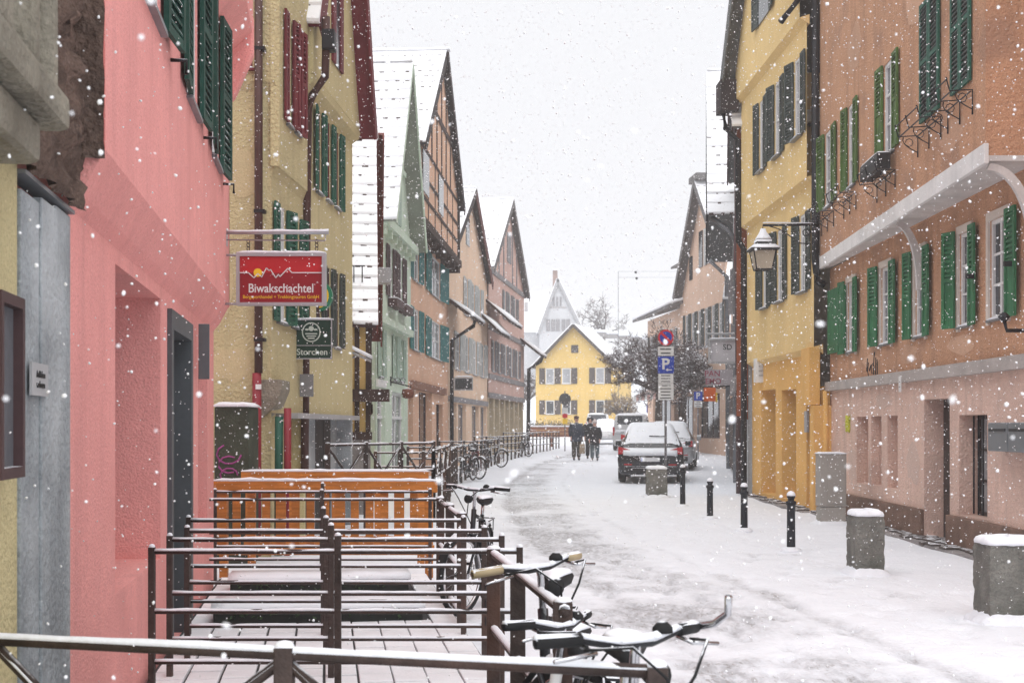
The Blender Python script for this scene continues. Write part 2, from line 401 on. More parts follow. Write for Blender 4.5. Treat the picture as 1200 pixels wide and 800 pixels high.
def roof_slope(h, fr, ue, ze, ua, za, n0, n1, ext, soffit, courses=14, step=True, barge=None, bw=.2, verge=.03, nub=.72):
    """one slope of a gable roof: boards, snow courses on it, its verge board"""
    d = Vector((ue-ua, ze-za)); Ls = d.length; d /= Ls
    e = Vector((ue, ze))+d*ext; a = Vector((ua, za)); nrm = Vector((-d.y, d.x))
    if nrm.y < 0: nrm = -nrm
    th = .09
    r = MB().prism(fr, [tuple(e), tuple(a), tuple(a+nrm*th), tuple(e+nrm*th)], n0, n1).build('roof', soffit, h)
    T = Ls+ext; kn = 14; edge = MB()
    for i in range(courses):
        t0, t1 = T*i/courses, T*(i+1)/courses
        rings = []
        for j in range(kn+1):
            n = n0+(n1+verge-n0)*j/kn; q = noise.noise(Vector((n*1.9+i*7.1, i*3.3+ua, za)))
            lo = .075+.03*q; up = .035+.01*q; over = .02+.025*noise.noise(Vector((n*5, i*2.2, ue)))
            if not step: lo = up = .09
            if step == 2: up = .08+.035*noise.noise(Vector((n*1.7, t0*1.9, ua))); lo = .08+.035*noise.noise(Vector((n*1.7, t1*1.9, ua))); over = 0
            A, B = a+d*t0, a+d*(t1+over)
            rings.append([fr.P(*(lambda v: (v.x, n, v.y))(w)) for w in (A+nrm*(th+.002), B+nrm*(th+.002), B+nrm*(th+lo*(.6 if step != 2 else .98)), B-d*(.03 if step != 2 else 0)+nrm*(th+lo), A+nrm*(th+up))])
        MB().loft(rings).build('snow_course', snow_r, r, smooth=False)
        if step:
            w = n0+.05
            while w < n1-.1:
                if RN.random() < nub:
                    B = a+d*(t1+.045); ln = ur(.04, .13)
                    edge.add([fr.P(*(lambda v: (v.x, nn, v.y))(q)) for nn in (w, w+ln) for q in (B-d*.04+nrm*th, B+nrm*th, B+nrm*(th+ur(.035, .06)), B-d*.05+nrm*(th+.05))],
                             [(0, 1, 2, 3), (7, 6, 5, 4), (0, 4, 5, 1), (1, 5, 6, 2), (2, 6, 7, 3), (3, 7, 4, 0)])
                w += ur(.2, .34)
    if edge.v: edge.build('tile_edge', dark_tile, r, kind='stuff')
    if barge:
        MB().prism(fr, [tuple(e-nrm*(bw-th)), tuple(a-nrm*(bw-th)), tuple(a+nrm*(th+.01)), tuple(e+nrm*(th+.01))], n1-.001, n1+.035).build('bargeboard', barge, h)
    return r
def ridge(h, fr, u, z, n0, n1):
    m = MB(); rings = []
    for j in range(19):
        n = n0+(n1-n0)*j/18; q = .10+.03*noise.noise(Vector((n*3, u, z)))
        rings.append([fr.P(u+q*1.5*math.cos(t), n, z+.02+q*math.sin(t)) for t in [math.pi*k/6 for k in range(7)]])
    return m.loft(rings).build('ridge_snow', snow_r, h, smooth=True)
def body(h, fr, u0, u1, n0, n1, z0, z1, mat, name='side_wall'):
    """near, far and back walls behind a facade"""
    for (a, b, c, d) in ((u0, u0+.1, n0, n1), (u1-.1, u1, n0, n1), (u0+.1, u1-.1, n0, n0+.1)):
        MB().box(fr, a, b, c, d, z0, z1).build(name, mat, h)
def gable_poly(h, fr, pts, n, mat, name='gable', th=.15): return MB().prism(fr, pts, n-th, n).build(name, mat, h)
def pipe(h, pts, r, mat=None, name='downpipe'): return tb(name, mat or pipe_b, h, pts, r, 10)
def hrow(name, label, a, b, side, group='houses lining the street'):
    """house root with its facade frame from near point a to far point b (X, Y)"""
    A, B = Vector((*a, 0)), Vector((*b, 0)); U = (B-A).normalized()
    N = Vector((U.y, -U.x, 0))*side
    z = min(gz(a[1]), gz(b[1]))
    A.z = z
    h = empty(name, A, label, 'house', group)
    return h, Fr(A, U, N), (B-Vector((*a, 0))).length
def pxX(x, Y): return ((x-600)/F*Y, Y)
def win_px(fr, n, x0, x1, y0, y1):
    """opening on the facade plane n whose near edge is column x0, far edge x1, rows y0, y1 read at its middle"""
    u0, _ = fr.hp(n, x0, 0); u1, _ = fr.hp(n, x1, 0); xm = (x0+x1)/2
    _, zt = fr.hp(n, xm, y0); _, zb = fr.hp(n, xm, y1)
    return min(u0, u1), max(u0, u1), zb, zt

def blotch(h, fr, n, u, z, ru, rz, mat, name='plaster_patch', k=18):
    """a repaired patch of plaster, a few millimetres proud"""
    pts = [(u+ru*math.cos(t)*(1+.45*noise.noise(Vector((math.cos(t)*2, math.sin(t)*2, u*3+z)))), z+rz*math.sin(t)*(1+.45*noise.noise(Vector((math.sin(t)*2, math.cos(t)*2, u+z*5))))) for t in [2*math.pi*i/k for i in range(k)]]
    return MB().prism(fr, pts, n-.002, n+.0035).build(name, mat, h)
def crack(h, fr, n, u, z, ln, ang, seed):
    rn = random.Random(seed); pts = [(u, z)]
    for i in range(12): pts.append((pts[-1][0]+ln/12*math.cos(ang)+rn.gauss(0, .022), pts[-1][1]+ln/12*math.sin(ang)+rn.gauss(0, .022)))
    m = MB()
    for (a, b), (c, d) in zip(pts, pts[1:]): m.prism(fr, [(a, b-.0011), (c, d-.0009), (c, d+.0011), (a, b+.0009)], n, n+.0012)
    return m.build('hairline_crack', crackm, h)
crackm = M('crack_dark', (.14, .085, .07), var=.2)

# ------------------------------------------------------------------ left row
def extr(fr, prof, u0, u1):
    """profile of (n, z) pushed along u"""
    return MB().loft([[fr.P(u, n, z) for n, z in prof] for u in (u0, u1)])
# corner house at the picture's left edge
PL = lambda Y: (-1.803-.145*(Y-5.2), Y)
h, fr, W = hrow('corner_house', 'pale yellow house end with grey planks and stone console at left edge', PL(2.4), PL(5.2), 1)
u20 = fr.hp(0, 20, 0)[0]
wall(h, fr, 0, 0, u20, -.2, 2.62, [], W_creamb)
bx('backing', brownrough, h, fr, u20, W-.005, -.3, -.06, -.2, 2.4)
k = 3
for i in range(k):
    a, b = u20+(W-.012-u20)*i/k, u20+(W-.012-u20)*(i+1)/k
    bx('plank', greywood, h, fr, a+.004, b-.004, -.05, .012+.008*(i % 2), -.1, 2.36+.02*i, bevel=.006)
bx('plank_head', zinc, h, fr, u20, W-.01, -.05, .028, 2.41, 2.425)
def rough(p): return .06*noise.noise(p*5)+.045*noise.noise(p*13)+.03*noise.noise(p*31)
m = MB(); rows = 90; cols = 34; g = []
for j in range(rows+1):
    r = []
    for i in range(cols+1):
        u = u20-.25+(W+.012-u20+.25)*i/cols; z = 2.43+2.7*j/rows; p = fr.P(u, 0, z)
        r.append(fr.P(u, .05+rough(p), z+.012*noise.noise(p*9) if j == 0 else z))
    g.append(r)
m.loft(g, caps=False, closed=False).build('rough_render', brownrough, h, smooth=True)
g = []
for j in range(71):
    z = 2.64+2.5*j/70
    g.append([fr.P(W-.012-.02*(1 if 0 < i < 8 else 0)*0-.5*abs(rough(Vector((n*2, z, 4)))), n+(.10*rough(Vector((3, z, n))) if i == 8 else 0), z) for i, n in [(i, -.06+.205*i/8) for i in range(9)]])
MB().loft(g, caps=False, closed=False).build('rough_return', brownrough, h, smooth=True)
uc = fr.hp(.2, 76, 0)[0]
def plan(pts, z0, z1, name='stone_console', bev=.02):
    MB().loft([[fr.P(u, n, z) for u, n in pts] for z in (z0, z1)]).build(name, stone, h, bevel=bev)
plan([(0, -.1), (uc-.02, -.1), (uc-.02, .17), (uc-.10, .20), (uc-.16, .20), (uc-.20, .13), (uc-.30, .12), (uc-.36, .20), (uc-.44, .21), (uc-.48, .14), (uc-.62, .13), (uc-.68, .20), (0, .21)], 2.610, 3.530)
plan([(0, -.1), (uc+.01, -.1), (uc+.01, .20), (uc-.05, .235), (0, .235)], 3.535, 3.670)
plan([(0, -.1), (uc+.04, -.1), (uc+.04, .26), (0, .30)], 3.675, 4.410)
plan([(0, -.1), (uc, -.1), (uc, .20), (uc-.04, .225), (0, .225)], 2.500, 2.605, bev=.035)
plan([(0, -.1), (uc-.10, -.1), (uc-.10, .13), (uc-.16, .16), (0, .16)], 2.370, 2.495, bev=.03)
bx('back_wall', W_creamb, h, fr, 0, W-.02, -3, -.32, -.2, 6)
# display case, notice
d0 = fr.hp(.06, -6, 0)[0]; d1 = fr.hp(.06, 22, 0)[0]
zc0, zc1 = 1.39, 1.96
dc = empty('display_case', fr.P((d0+d1)/2, .0, zc0), 'framed glass display case on yellow wall at left edge', 'display case')
m = MB()
for a in ((d0, d0+.03, zc0, zc1), (d1-.03, d1, zc0, zc1), (d0+.03, d1-.03, zc0, zc0+.035), (d0+.03, d1-.03, zc1-.035, zc1)): m.box(fr, a[0], a[1], .003, .08, a[2], a[3])
m.build('frame', sg_brown, dc); bx('pane', glass_l, dc, fr, d0+.02, d1-.02, .04, .05, zc0+.02, zc1-.02)
bx('poster', M('case_poster', (.28, .24, .30), var=.5, scale=6), dc, fr, d0+.05, d1-.05, .005, .02, zc0+.06, zc1-.1)
n0, n1 = fr.hp(.03, 37, 0)[0], fr.hp(.03, 56, 0)[0]
nb = bx('notice_plate', M('notice_grey', (.42, .42, .43), var=.1), None, fr, n0, n1, .023, .032, 1.66, 1.775, label='small grey notice plate screwed to grey planks', cat='notice')
m = lettering('Ankleben\nverboten', nb, fr, (n0+n1)/2, .033, 1.717, .036, black_p)

sg_pinkh = M('bottle_green_paint', (.010, .058, .042), rough=.65, var=.3, scale=6, dust=.25)
sg_snowy = M('snow_caught_green', (.014, .065, .05), rough=.6, var=.3, scale=6, dust=.5)
# pink house
h, fr, W = hrow('pink_house', 'rough pink stucco house with dark green shutters overhanging its ground floor', PL(5.2), PL(11.9), 1)
pinkH = h; pfr = fr
wu0, _ = fr.hp(0, 135, 0); wu1, _ = fr.hp(0, 188, 0); du0, _ = fr.hp(0, 197, 0); du1, _ = fr.hp(0, 221, 0); eu0, _ = fr.hp(0, 232, 0); eu1, _ = fr.hp(0, 243, 0)
holes = [(wu0, wu1, .72, 2.36, .42), (du0, du1, .0, 2.28, .3), (eu0, eu1, .75, 2.1, .25)]
wall(h, fr, 0, 0, W, -.2, 2.5, holes, W_pink)
window(h, fr, 0, wu0, wu1, .72, 2.36, depth=.41, fm=grey_p, gm=glass_l, cross=(2, 0), t=.06, sill=False)
fm = M('slate_grey_frame', (.075, .085, .095), rough=.5, var=.15)
m = MB().box(fr, du0-.05, du0+.07, -.28, .03, 0, 2.33).box(fr, du1-.07, du1+.05, -.28, .03, 0, 2.33).box(fr, du0+.07, du1-.07, -.28, .03, 2.2, 2.33)
dd = m.build('door', fm, h); bx('pane', glass, dd, fr, du0+.07, du1-.07, -.25, -.22, .05, 2.2); tb('handle', zinc, dd, [fr.P(du0+.2, -.15, .9), fr.P(du0+.2, -.15, 1.3)], .015)
window(h, fr, 0, eu0, eu1, .75, 2.1, depth=.24, fm=sg_brown, cross=(0, 0), sill=False)
m = MB().loft([[fr.P(u, 0, 2.44), fr.P(u, .05, 2.50), fr.P(u, .145, 2.68), fr.P(u, 0, 2.70)] for u in (0, W)]); m.build('jetty_soffit', W_pink, h)
PU = [(1.05, 1.75), (3.1, 3.75), (4.95, 5.55)]
wall(h, fr, .145, 0, W, 2.68, 5.08, [(a, b, 3.70, 5.0, .075) for a, b in PU], W_pink, name='upper_wall')
for a, b in PU:
    window(h, fr, .145, a, b, 3.70, 5.0, fm=white_p, so=.04)
    shutter(h, fr, a, .145, 3.70, 5.0, .40, -1, sg_pinkh, .05, 2, lm=sg_snowy); shutter(h, fr, b, .145, 3.70, 5.0, .42, 1, sg_pinkh, .10, 2, lm=sg_snowy)
    tb('shutter_stay', iron, h, [fr.P(b+.42, .15, 3.66), fr.P(b+.42, .24, 3.66), fr.P(b+.42, .24, 3.58)], .012, 6)
m = MB().loft([[fr.P(u, .145, 4.98), fr.P(u, .36, 5.2), fr.P(u, .36, 8.5), fr.P(u, .1, 8.5)] for u in (0, W+.02)]); m.build('top_storey', W_pink, h)
MB().loft([[fr.P(u, .145, 4.55), fr.P(u, .2, 4.6), fr.P(u, .37, 5.0), fr.P(u, .37, 5.35), fr.P(u, .145, 5.35)] for u in (W-.12, W+.03)]).build('corner_bracket', W_pink, h, bevel=.02)
body(h, fr, 0, W, -5, -.001, -.2, 8.5, W_pink)
bx('end_wall', W_pink, h, fr, W-.1, W, -.001, .145, 2.66, 8.5)
pk2 = stucco('pink_repair', (.80, .35, .32), bump=.3, stain=(.74, .32, .29, .4)); pk3 = stucco('pink_faded', (.86, .42, .385), bump=.6)
# hanging plates on the pink wall
sp = bx('projecting_plate', M('slate_sign', (.10, .11, .12), rough=.4, dust=.1), None, fr, fr.hp(.1, 243, 0)[0], fr.hp(.1, 243, 0)[0]+.03, .03, .115, 1.93, 2.37, label='narrow slate plate projecting from pink wall by the door', cat='sign', bevel=.005)

# cream inn, near half
h, fr, W = hrow('cream_inn', 'rough cream stucco inn with red windows and brown downpipe facing the camera', pxX(318, 15.5), pxX(357, 17.35), 1)
creamA, frA = h, fr
WA = [win_px(fr, .06, 336, 341, 12, 100), win_px(fr, .06, 345.5, 350, 45, 138)]
z0, z1 = 5.35, 6.72
WA = [(a, b, z0, z1, .075) for a, b, _, _ in WA]
WB = [(a, b, 2.85, 4.3, .075) for a, b in ((.28, .72), (1.08, 1.5))]
wall(h, fr, .06, 0, W, 4.72, 9.5, WA, W_cream, name='upper_wall')
wall(h, fr, 0, 0, W, 1.72, 4.62, WB, W_cream)
MB().loft([[fr.P(u, 0, 4.6), fr.P(u, .06, 4.74), fr.P(u, -.05, 4.74)] for u in (0, W)]).build('jetty_soffit', W_cream, h)
for a, b, c, d, _ in WA:
    window(h, fr, .06, a, b, c, d, fm=sg_red, cross=(0, 1)); 
    shutter(h, fr, a, .06, c, d, .2, -1, sg_red, .02); shutter(h, fr, b, .06, c, d, .2, 1, sg_red, .2)
for a, b, c, d, _ in WB:
    window(h, fr, 0, a, b, c, d, fm=white_p, cross=(0, 1)); shutter(h, fr, a, 0, c, d, .24, -1, sg_dark, .02, 2); shutter(h, fr, b, 0, c, d, .24, 1, sg_dark, .25, 2)
# the wall square to the street that faces us: frame looking down the street
ff = Fr(fr.O, (-1, 0, 0), (0, -1, 0))
wl = [(.22, .60, 5.83, 7.1, .12)]
wl = [win_px(ff, .0, 297, 274, 10, 82)+(.12,)]
a, b, c, d, _ = wl[0]
wall(h, ff, .05, 0.0, 3.2, 5.72, 9.5, [(a, b, c, d, .12)], W_cream, name='facing_upper_wall')
window(h, ff, .05, a, b, c, d, depth=.11, fm=sg_red, cross=(1, 0), sm=sg_red)
wall(h, ff, 0, 0.0, 3.2, -.2, 5.62, [], W_cream, name='facing_wall')
MB().loft([[ff.P(u, 0, 5.60), ff.P(u, .06, 5.72), ff.P(u, -.04, 5.74)] for u in (-.05, 3.2)]).build('ledge', W_cream, h)
MB().loft([[fr.P(0, 0, z), fr.P(.12, .07, z), fr.P(.0, .07+.03, z), ff.P(0, .06, z)] for z in (4.7, 9.5)]).build('corner_post', W_cream, h)
cor = [(0, 1.62), (.10, 1.66), (.26, 1.80), (.34, 2.0), (.34, 2.12), (0, 2.12)]
MB().prism(Fr(ff.O, (1, 0, 0), (0, -1, 0)), [(u-.2, z) for u, z in cor], -.5, .06).build('corbel', stone, h, bevel=.015)
bx('ground_floor', W_cream, h, fr, .05, W, -2.5, -.18, -.2, 1.72)
bx('side_return', W_cream, h, fr, W-.12, W-.01, -2.4, 0, 1.74, 9.4)
gp = empty('downpipe', pxg(303, 15.3, 0), 'tall brown downpipe on cream wall turning red near the ground', 'downpipe')
pipe(gp, [px(303, y, 15.38) for y in (-60, 200, 437)], .05); pipe(gp, [px(301, 437, 15.38), px(301, 560, 15.38), pxg(301, 15.38)], .055, pipe_r, 'foot_pipe')
for y in (60, 250, 400): bx('clip', iron, gp, WF, gp.location.x-.065, gp.location.x+.065, 15.33, 15.46, px(0, y, 15.4).z, px(0, y, 15.4).z+.04)
bx('sticker', white_p, gp, WF, gp.location.x-.04, gp.location.x+.03, 15.318, 15.32, 2.0, 2.06)
rd = tb('red_pole', pipe_r, None, [pxg(337, 15.45, 0), px(337, 478, 15.45)], .045, label='red pole beside the corbel under the cream inn', cat='pole')
gpo = tb('green_pole', sg_dark, None, [pxg(326, 15.45, 0), px(327, 488, 15.45)], .05, label='dark green pole between two red pipes at the cream inn', cat='pole')
cr2 = stucco('cream_repair', (.60, .50, .29), bump=.5)
for u, z, a, b in ((.7, 3.2, .25, .4), (.35, 4.6, .2, .3), (.5, 2.3, .3, .2)): blotch(creamA, ff, 0, u, z, a, b, cr2)
# mossy box with graffiti
bxg = M('mossy_dark_render', (.055, .065, .045), rough=.95, var=.35, scale=4, bump=.6, bscale=40, stain=(.03, .035, .028, .8))
A = px(251, 560, 14.6); B = px(291, 560, 14.6)
gb = empty('meter_box', Vector(((A.x+B.x)/2, 14.8, 0)), 'mossy green utility box with pink graffiti and snow on top', 'utility box')
bx('case', bxg, gb, WF, A.x, B.x, 14.6, 15.2, -.05, 1.78, bevel=.02); snowbar('snow', gb, WF, A.x-.02, B.x+.02, 14.58, 15.2, 1.78, .07)
gm_ = M('pink_spray', (.35, .07, .25), var=.2)
for k in range(3):
    r = .10+.02*k
    tb('graffiti', gm_, gb, [Vector((A.x+.17+r*math.cos(t*.6+k), 14.597, 1.0+.12*k+r*.8*math.sin(t*.6+k))) for t in range(8)], .011, 5)

# cream inn, far half with red verge
h, fr, W = hrow('cream_gable_house', 'cream gabled inn house with dark red bargeboard and green shutters', pxX(357, 17.35), pxX(413, 20.8), 1)
creamB, frB = h, fr
H2 = [win_px(fr, 0, x0, x1, 130, 240)[:2]+(4.88, 6.05, .075) for x0, x1 in ((370.5, 376), (382, 387), (392, 397))]
H1 = [(a, b, 2.75, 3.9, .075) for a, b, *_ in H2]
wall(h, fr, 0, 0, W, 1.72, 6.2, H1+H2, W_creamb)
for a, b, c, d, _ in H2: window(h, fr, 0, a, b, c, d, fm=sg_red, cross=(0, 1)); shutter(h, fr, b, 0, c, d, (b-a)*.62, 1, sg_dark, .1)
for a, b, c, d, _ in H1: window(h, fr, 0, a, b, c, d, fm=sg_brown, cross=(0, 1)); shutter(h, fr, b, 0, c, d, (b-a)*.62, 1, sg_grey, .1)
shutter(h, fr, H2[0][0], 0, 4.88, 6.05, .25, -1, sg_dark, .1)
MB().loft([[fr.P(u, -.03, 6.12), fr.P(u, .11, 6.22), fr.P(u, .13, 6.32), fr.P(u, -.03, 6.36)] for u in (0, W)]).build('jetty_beam', W_creamb, h)
gable_poly(h, fr, [(0, 6.34), (W, 6.34), (W/2, 10.6), (0, 7.0)], .12, W_creamb)
a, b, c, d = win_px(fr, .12, 388, 392, -40, 66)
gw = bx('gable_shutter', sg_red, h, fr, a, a+.2, .125, .16, 6.85, 8.2); bx('gable_shutter', sg_red, h, fr, a+.55, a+.75, .125, .16, 6.85, 8.2); bx('gable_window', glass, h, fr, a+.2, a+.55, .122, .14, 6.85, 8.2)
roof_slope(h, fr, 0, 7.0, W/2, 10.6, -5, .2, .05, sg_red, 14, True, sg_red, .3)
roof_slope(h, fr, W, 6.34, W/2, 10.6, -5, .36, .12, sg_red, 10, True, sg_red, .18)
body(h, fr, 0, W, -5, -.01, -.2, 6.3, W_creamb)
pipe(h, [px(382, 20, 17.3), px(382, 58, 17.3), px(381, 90, 17.3), px(366, 112, 17.3), px(361, 135, 17.3), px(359, 300, 17.3), px(357, 560, 17.3)], .055, pipe_b)
bx('rain_hopper', iron, h, WF, px(378, 0, 17.3).x, px(393, 0, 17.3).x, 17.2, 17.42, px(0, 60, 17.3).z, px(0, 36, 17.3).z, bevel=.02)
# ground floor of the inn: shaded shopfront under a ledge
bx('ledge', grey_p, h, fr, -.9, W, -.3, .12, 1.66, 1.73)
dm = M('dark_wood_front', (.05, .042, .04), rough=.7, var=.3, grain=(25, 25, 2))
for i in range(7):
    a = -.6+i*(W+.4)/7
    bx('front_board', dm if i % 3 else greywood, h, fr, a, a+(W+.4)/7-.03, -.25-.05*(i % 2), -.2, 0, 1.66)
bx('front_post', greywood, h, fr, W-.25, W-.1, -.25, 0.02, 0, 1.66)
pl = bx('menu_plate', M('menu_grey', (.22, .22, .23), var=.2), None, fr, fr.hp(.03, 352, 0)[0], fr.hp(.03, 352, 0)[0]+.03, .02, .20, 1.95, 2.25, label='small grey plate on cream wall above the inn front', cat='sign')

# half-timbered house set back
h, fr, W = hrow('half_timbered_house', 'low yellow half timbered house with wide snowy roof and red brown verge', (-2.54, 23.0), (-3.30, 29.6), 1)
W_tim = stucco('yellow_panel', (.76, .52, .20), bump=.25)
EV, AP = 3.62, 7.55
wall(h, fr, 0, 0, W, -.2, EV, [], W_tim)
gable_poly(h, fr, [(0, EV), (W, EV), (W/2, AP)], 0, W_tim)
for i in range(7): bx('timber', timber, h, fr, i*(W-.16)/6, .16+i*(W-.16)/6, .0, .02, 1.9, EV)
for z in (1.8, EV-.1): bx('timber_rail', timber, h, fr, 0, W, .021, .04, z, z+.16)
for i in range(1, 6): beam(h, fr, W*i/6, EV, W*i/6, EV+min(i, 6-i)*W/6*1.15, .14, 0, .02, timber)
fn = Fr(fr.O, (-1, 0, 0), (0, -1, 0))                       # its side wall, square to the street
wall(h, fn, 0, 0, 4, -.2, EV, [], W_tim, name='side_panel')
bx('base', M('grey_base', (.26, .24, .235), var=.35, streak=.6, rough=.95), h, fn, 0, 4, 0, .06, -.2, 1.32)
for i in range(14): bx('timber', timber, h, fn, .0+i*.2, .085+i*.2, .0, .03, 1.36, EV-.06)
for z, q in ((1.32, .14), (2.02, .20), (EV-.2, .16)): bx('timber_rail', timber, h, fn, -.03, 4, .031, .09, z, z+q)
bx('jetty_beam', timber, h, fn, -.35, .5, .09, .30, 2.0, 2.22)
vb = M('red_brown_verge', (.17, .042, .034), var=.25, dust=.04)
roof_slope(h, fr, 0, EV, W/2, AP, -6, .10, .40, sg_brown, 19, True, vb, .26, nub=.7)
roof_slope(h, fr, W, EV, W/2, AP, -6, .26, .12, vb, 8, True, vb, .3)
ridge(h, fr, W/2, AP+.07, -6, .12)
body(h, fr, .12, W, -6, -.01, -.2, EV-.05, W_tim)
sgd = MB()
for q in range(6): sgd.tube([fr.P(.25, -.9+q*.15, EV+.55), fr.P(.2, -.9+q*.15, EV+.85)], .012, 5)
sgd.tube([fr.P(.2, -.95, EV+.84), fr.P(.2, -.1, EV+.84)], .013, 5).build('snow_guard', iron, h, kind='stuff')
fd = empty('floodlight', fr.P(1.6, .15, 4.2), 'small grey floodlight on the red brown verge', 'lamp')
bx('housing', grey_p, fd, fr, 1.45, 1.8, .12, .4, 4.3, 4.6, bevel=.03); bx('lens', glass_w, fd, fr, 1.5, 1.75, .401, .41, 4.35, 4.55); tb('arm', iron, fd, [fr.P(1.6, 0, 4.45), fr.P(1.6, .13, 4.45)], .02)
cn = empty('small_canopy', Vector((-3.0, 21.4, 2.9)), 'small grey door canopy between cream inn and timbered house', 'canopy')
MB().loft([[Vector((x, y, z)) for y in (20.95, 22.3)] + [Vector((x, y, z-.05)) for y in (22.3, 20.95)] for x, z in ((-3.2, 3.05), (-2.45, 2.72))]).build('board', grey_p, cn)
MB().loft([[Vector((x, y, z+.004)) for y in (20.93, 22.32)] + [Vector((x, y, z+.07)) for y in (22.3, 20.95)] for x, z in ((-3.2, 3.05), (-2.8, 2.9), (-2.43, 2.72))]).build('snow', snow, cn, smooth=True)
tb('bracket', grey_p, cn, [Vector((-3.2, 21.4, 2.45)), Vector((-2.6, 21.4, 2.74))], .02)

# mint house
h, fr, W = hrow('mint_house', 'pale mint green gabled house with dark brown shutters and shop window', pxX(440, 30), pxX(478, 35.4), 1)
Z1 = 6.35
up = [win_px(fr, .08, 455.5, 459.5, 0, 0)[:2], win_px(fr, .08, 467.5, 471, 0, 0)[:2]]
U2 = [(a, b, 4.75, 6.0, .075) for a, b in up]
L2 = [win_px(fr, 0, x0, x1, 0, 0)[:2]+(2.75, 3.9, .075) for x0, x1 in ((444, 448), (461, 464.5), (468, 472))]
G2 = [win_px(fr, 0, 442, 451, 0, 0)[:2]+(.25, 2.45, .15), win_px(fr, 0, 459.5, 474, 0, 0)[:2]+(.25, 2.45, .15)]
wall(h, fr, 0, 0, W, -.2, 4.1, L2+G2, W_green)
wall(h, fr, .08, 0, W, 4.1, 6.45, U2, W_green, name='upper_wall')
bx('cornice', W_green, h, fr, -.02, W+.02, 0, .16, 4.02, 4.2); bx('cornice', W_green, h, fr, -.02, W+.02, .0, .3, 6.3, 6.5)
for i in range(7): bx('cornice_bracket', W_green, h, fr, .2+i*(W-.5)/6, .32+i*(W-.5)/6, .08, .24, 6.1, 6.3)
for a, b, c, d, _ in U2:
    window(h, fr, .08, a, b, c, d); shutter(h, fr, a, .08, c, d, .5, -1, sg_brown, .02); shutter(h, fr, b, .08, c, d, .5, 1, sg_brown, .06)
    bx('flower_box', sg_brown, h, fr, a-.2, b+.5, .1, .32, 4.5, 4.7); snowbar('snow', h, fr, a-.2, b+.5, .1, .32, 4.7, .05)
for a, b, c, d, _ in L2:
    window(h, fr, 0, a, b, c, d, depth=.06, fm=sg_pale, gm=sg_pale, cross=(0, 1)); shutter(h, fr, a, 0, c, d, .3, -1, sg_pale); shutter(h, fr, b, 0, c, d, .3, 1, sg_pale)
posterR = M('red_poster', (.65, .07, .045), var=.15); posterB = M('blue_poster', (.05, .08, .35), var=.2)
for i, (a, b, c, d, _) in enumerate(G2):
    w = window(h, fr, 0, a, b, c, d, depth=.14, cross=(1 if i else 0, 0), gm=glass_l, t=.08, snowy=False); bx('transom', white_p, w, fr, a, b, -.13, -.06, 1.75, 1.83)
    if i: bx('poster', posterR, w, fr, a+.1, a+.75, -.12, -.115, 1.85, 2.3); bx('poster', posterB, w, fr, a+.15, a+.65, -.12, -.115, 1.3, 1.65)
bx('fascia_board', white_p, h, fr, *win_px(fr, .03, 442, 452, 0, 0)[:2], .005, .05, 2.5, 2.68)
gable_poly(h, fr, [(0, 6.5), (W, 6.5), (W/2, 10.7)], .08, W_green)
for k in range(3): bx('gable_shutter', sg_pale, h, fr, W/2-.75+k*.5, W/2-.3+k*.5, .082, .12, 6.75, 8.0)
bx('gable_ledge', W_green, h, fr, W/2-1.3, W/2+1.3, .082, .16, 8.15, 8.27)
gsof = M('grey_green_soffit', (.24, .26, .22), var=.15)
roof_slope(h, fr, 0, 6.45, W/2, 10.75, -6, .5, .12, gsof, 16, True, W_green, .12)
roof_slope(h, fr, W, 6.45, W/2, 10.75, -6, .5, .1, gsof, 8, True, W_green, .12)
ridge(h, fr, W/2, 10.82, -6, .5)
sgd = MB()
for q in (-.9, -.7, -.5, -.3, -.1): sgd.tube([fr.P(.35, q, 6.95), fr.P(.28, q, 7.4)], .014, 5)
sgd.tube([fr.P(.28, -1, 7.38), fr.P(.28, 0, 7.38)], .015, 5).tube([fr.P(.32, -1, 7.1), fr.P(.32, 0, 7.1)], .015, 5).build('snow_guard', iron, h, kind='stuff')
body(h, fr, 0, W, -6, -.01, -.2, 6.4, W_green)

# apricot house with a timbered gable
h, fr, W = hrow('apricot_house', 'tall apricot house with teal shutters and half timbered jettied gable', pxX(478, 35.4), pxX(525, 45), 1)
zj = 7.25
cols2 = [(483.5, 490.5), (504.5, 515.5)]
U = [win_px(fr, 0, a, b, 0, 0)[:2]+(5.75, 7.0, .075) for a, b in cols2]; Lo = [win_px(fr, 0, a, b, 0, 0)[:2]+(3.75, 4.95, .075) for a, b in cols2]
G = [win_px(fr, 0, 491, 504, 0, 0)[:2]+(.1, 2.6, .3), win_px(fr, 0, 478.6, 484, 0, 0)[:2]+(.3, 2.5, .2), win_px(fr, 0, 511, 519, 0, 0)[:2]+(.6, 2.3, .2)]
wall(h, fr, 0, 0, W, -.2, zj, U+Lo+G, W_orng)
for a, b, c, d, _ in U+Lo:
    window(h, fr, 0, a, b, c, d); q = (b-a)*.55
    shutter(h, fr, a, 0, c, d, q, -1, sg_teal, .02, 2); shutter(h, fr, b, 0, c, d, q, 1, sg_teal, .08, 2)
for a, b, c, d, _ in G: window(h, fr, 0, a, b, c, d, depth=.19, fm=sg_brown, cross=(1, 0), sill=False)
bx('lintel', M('brown_lintel', (.25, .12, .08), var=.2), h, fr, .3, W-1.4, .0, .12, 2.62, 2.85)
bx('door_post', W_orng, h, fr, G[0][1], G[0][1]+.4, 0, .06, -.1, 2.6)
wall(h, fr, .35, 0, W, zj, 9.5, [], W_orng, name='timbered_wall')
bx('jetty_beam', timber, h, fr, -.05, W+.05, 0, .48, zj-.12, zj+.12)
for i in range(8): bx('joist_end', timber, h, fr, .3+i*(W-.8)/7, .52+i*(W-.8)/7, .1, .42, zj-.34, zj-.13)
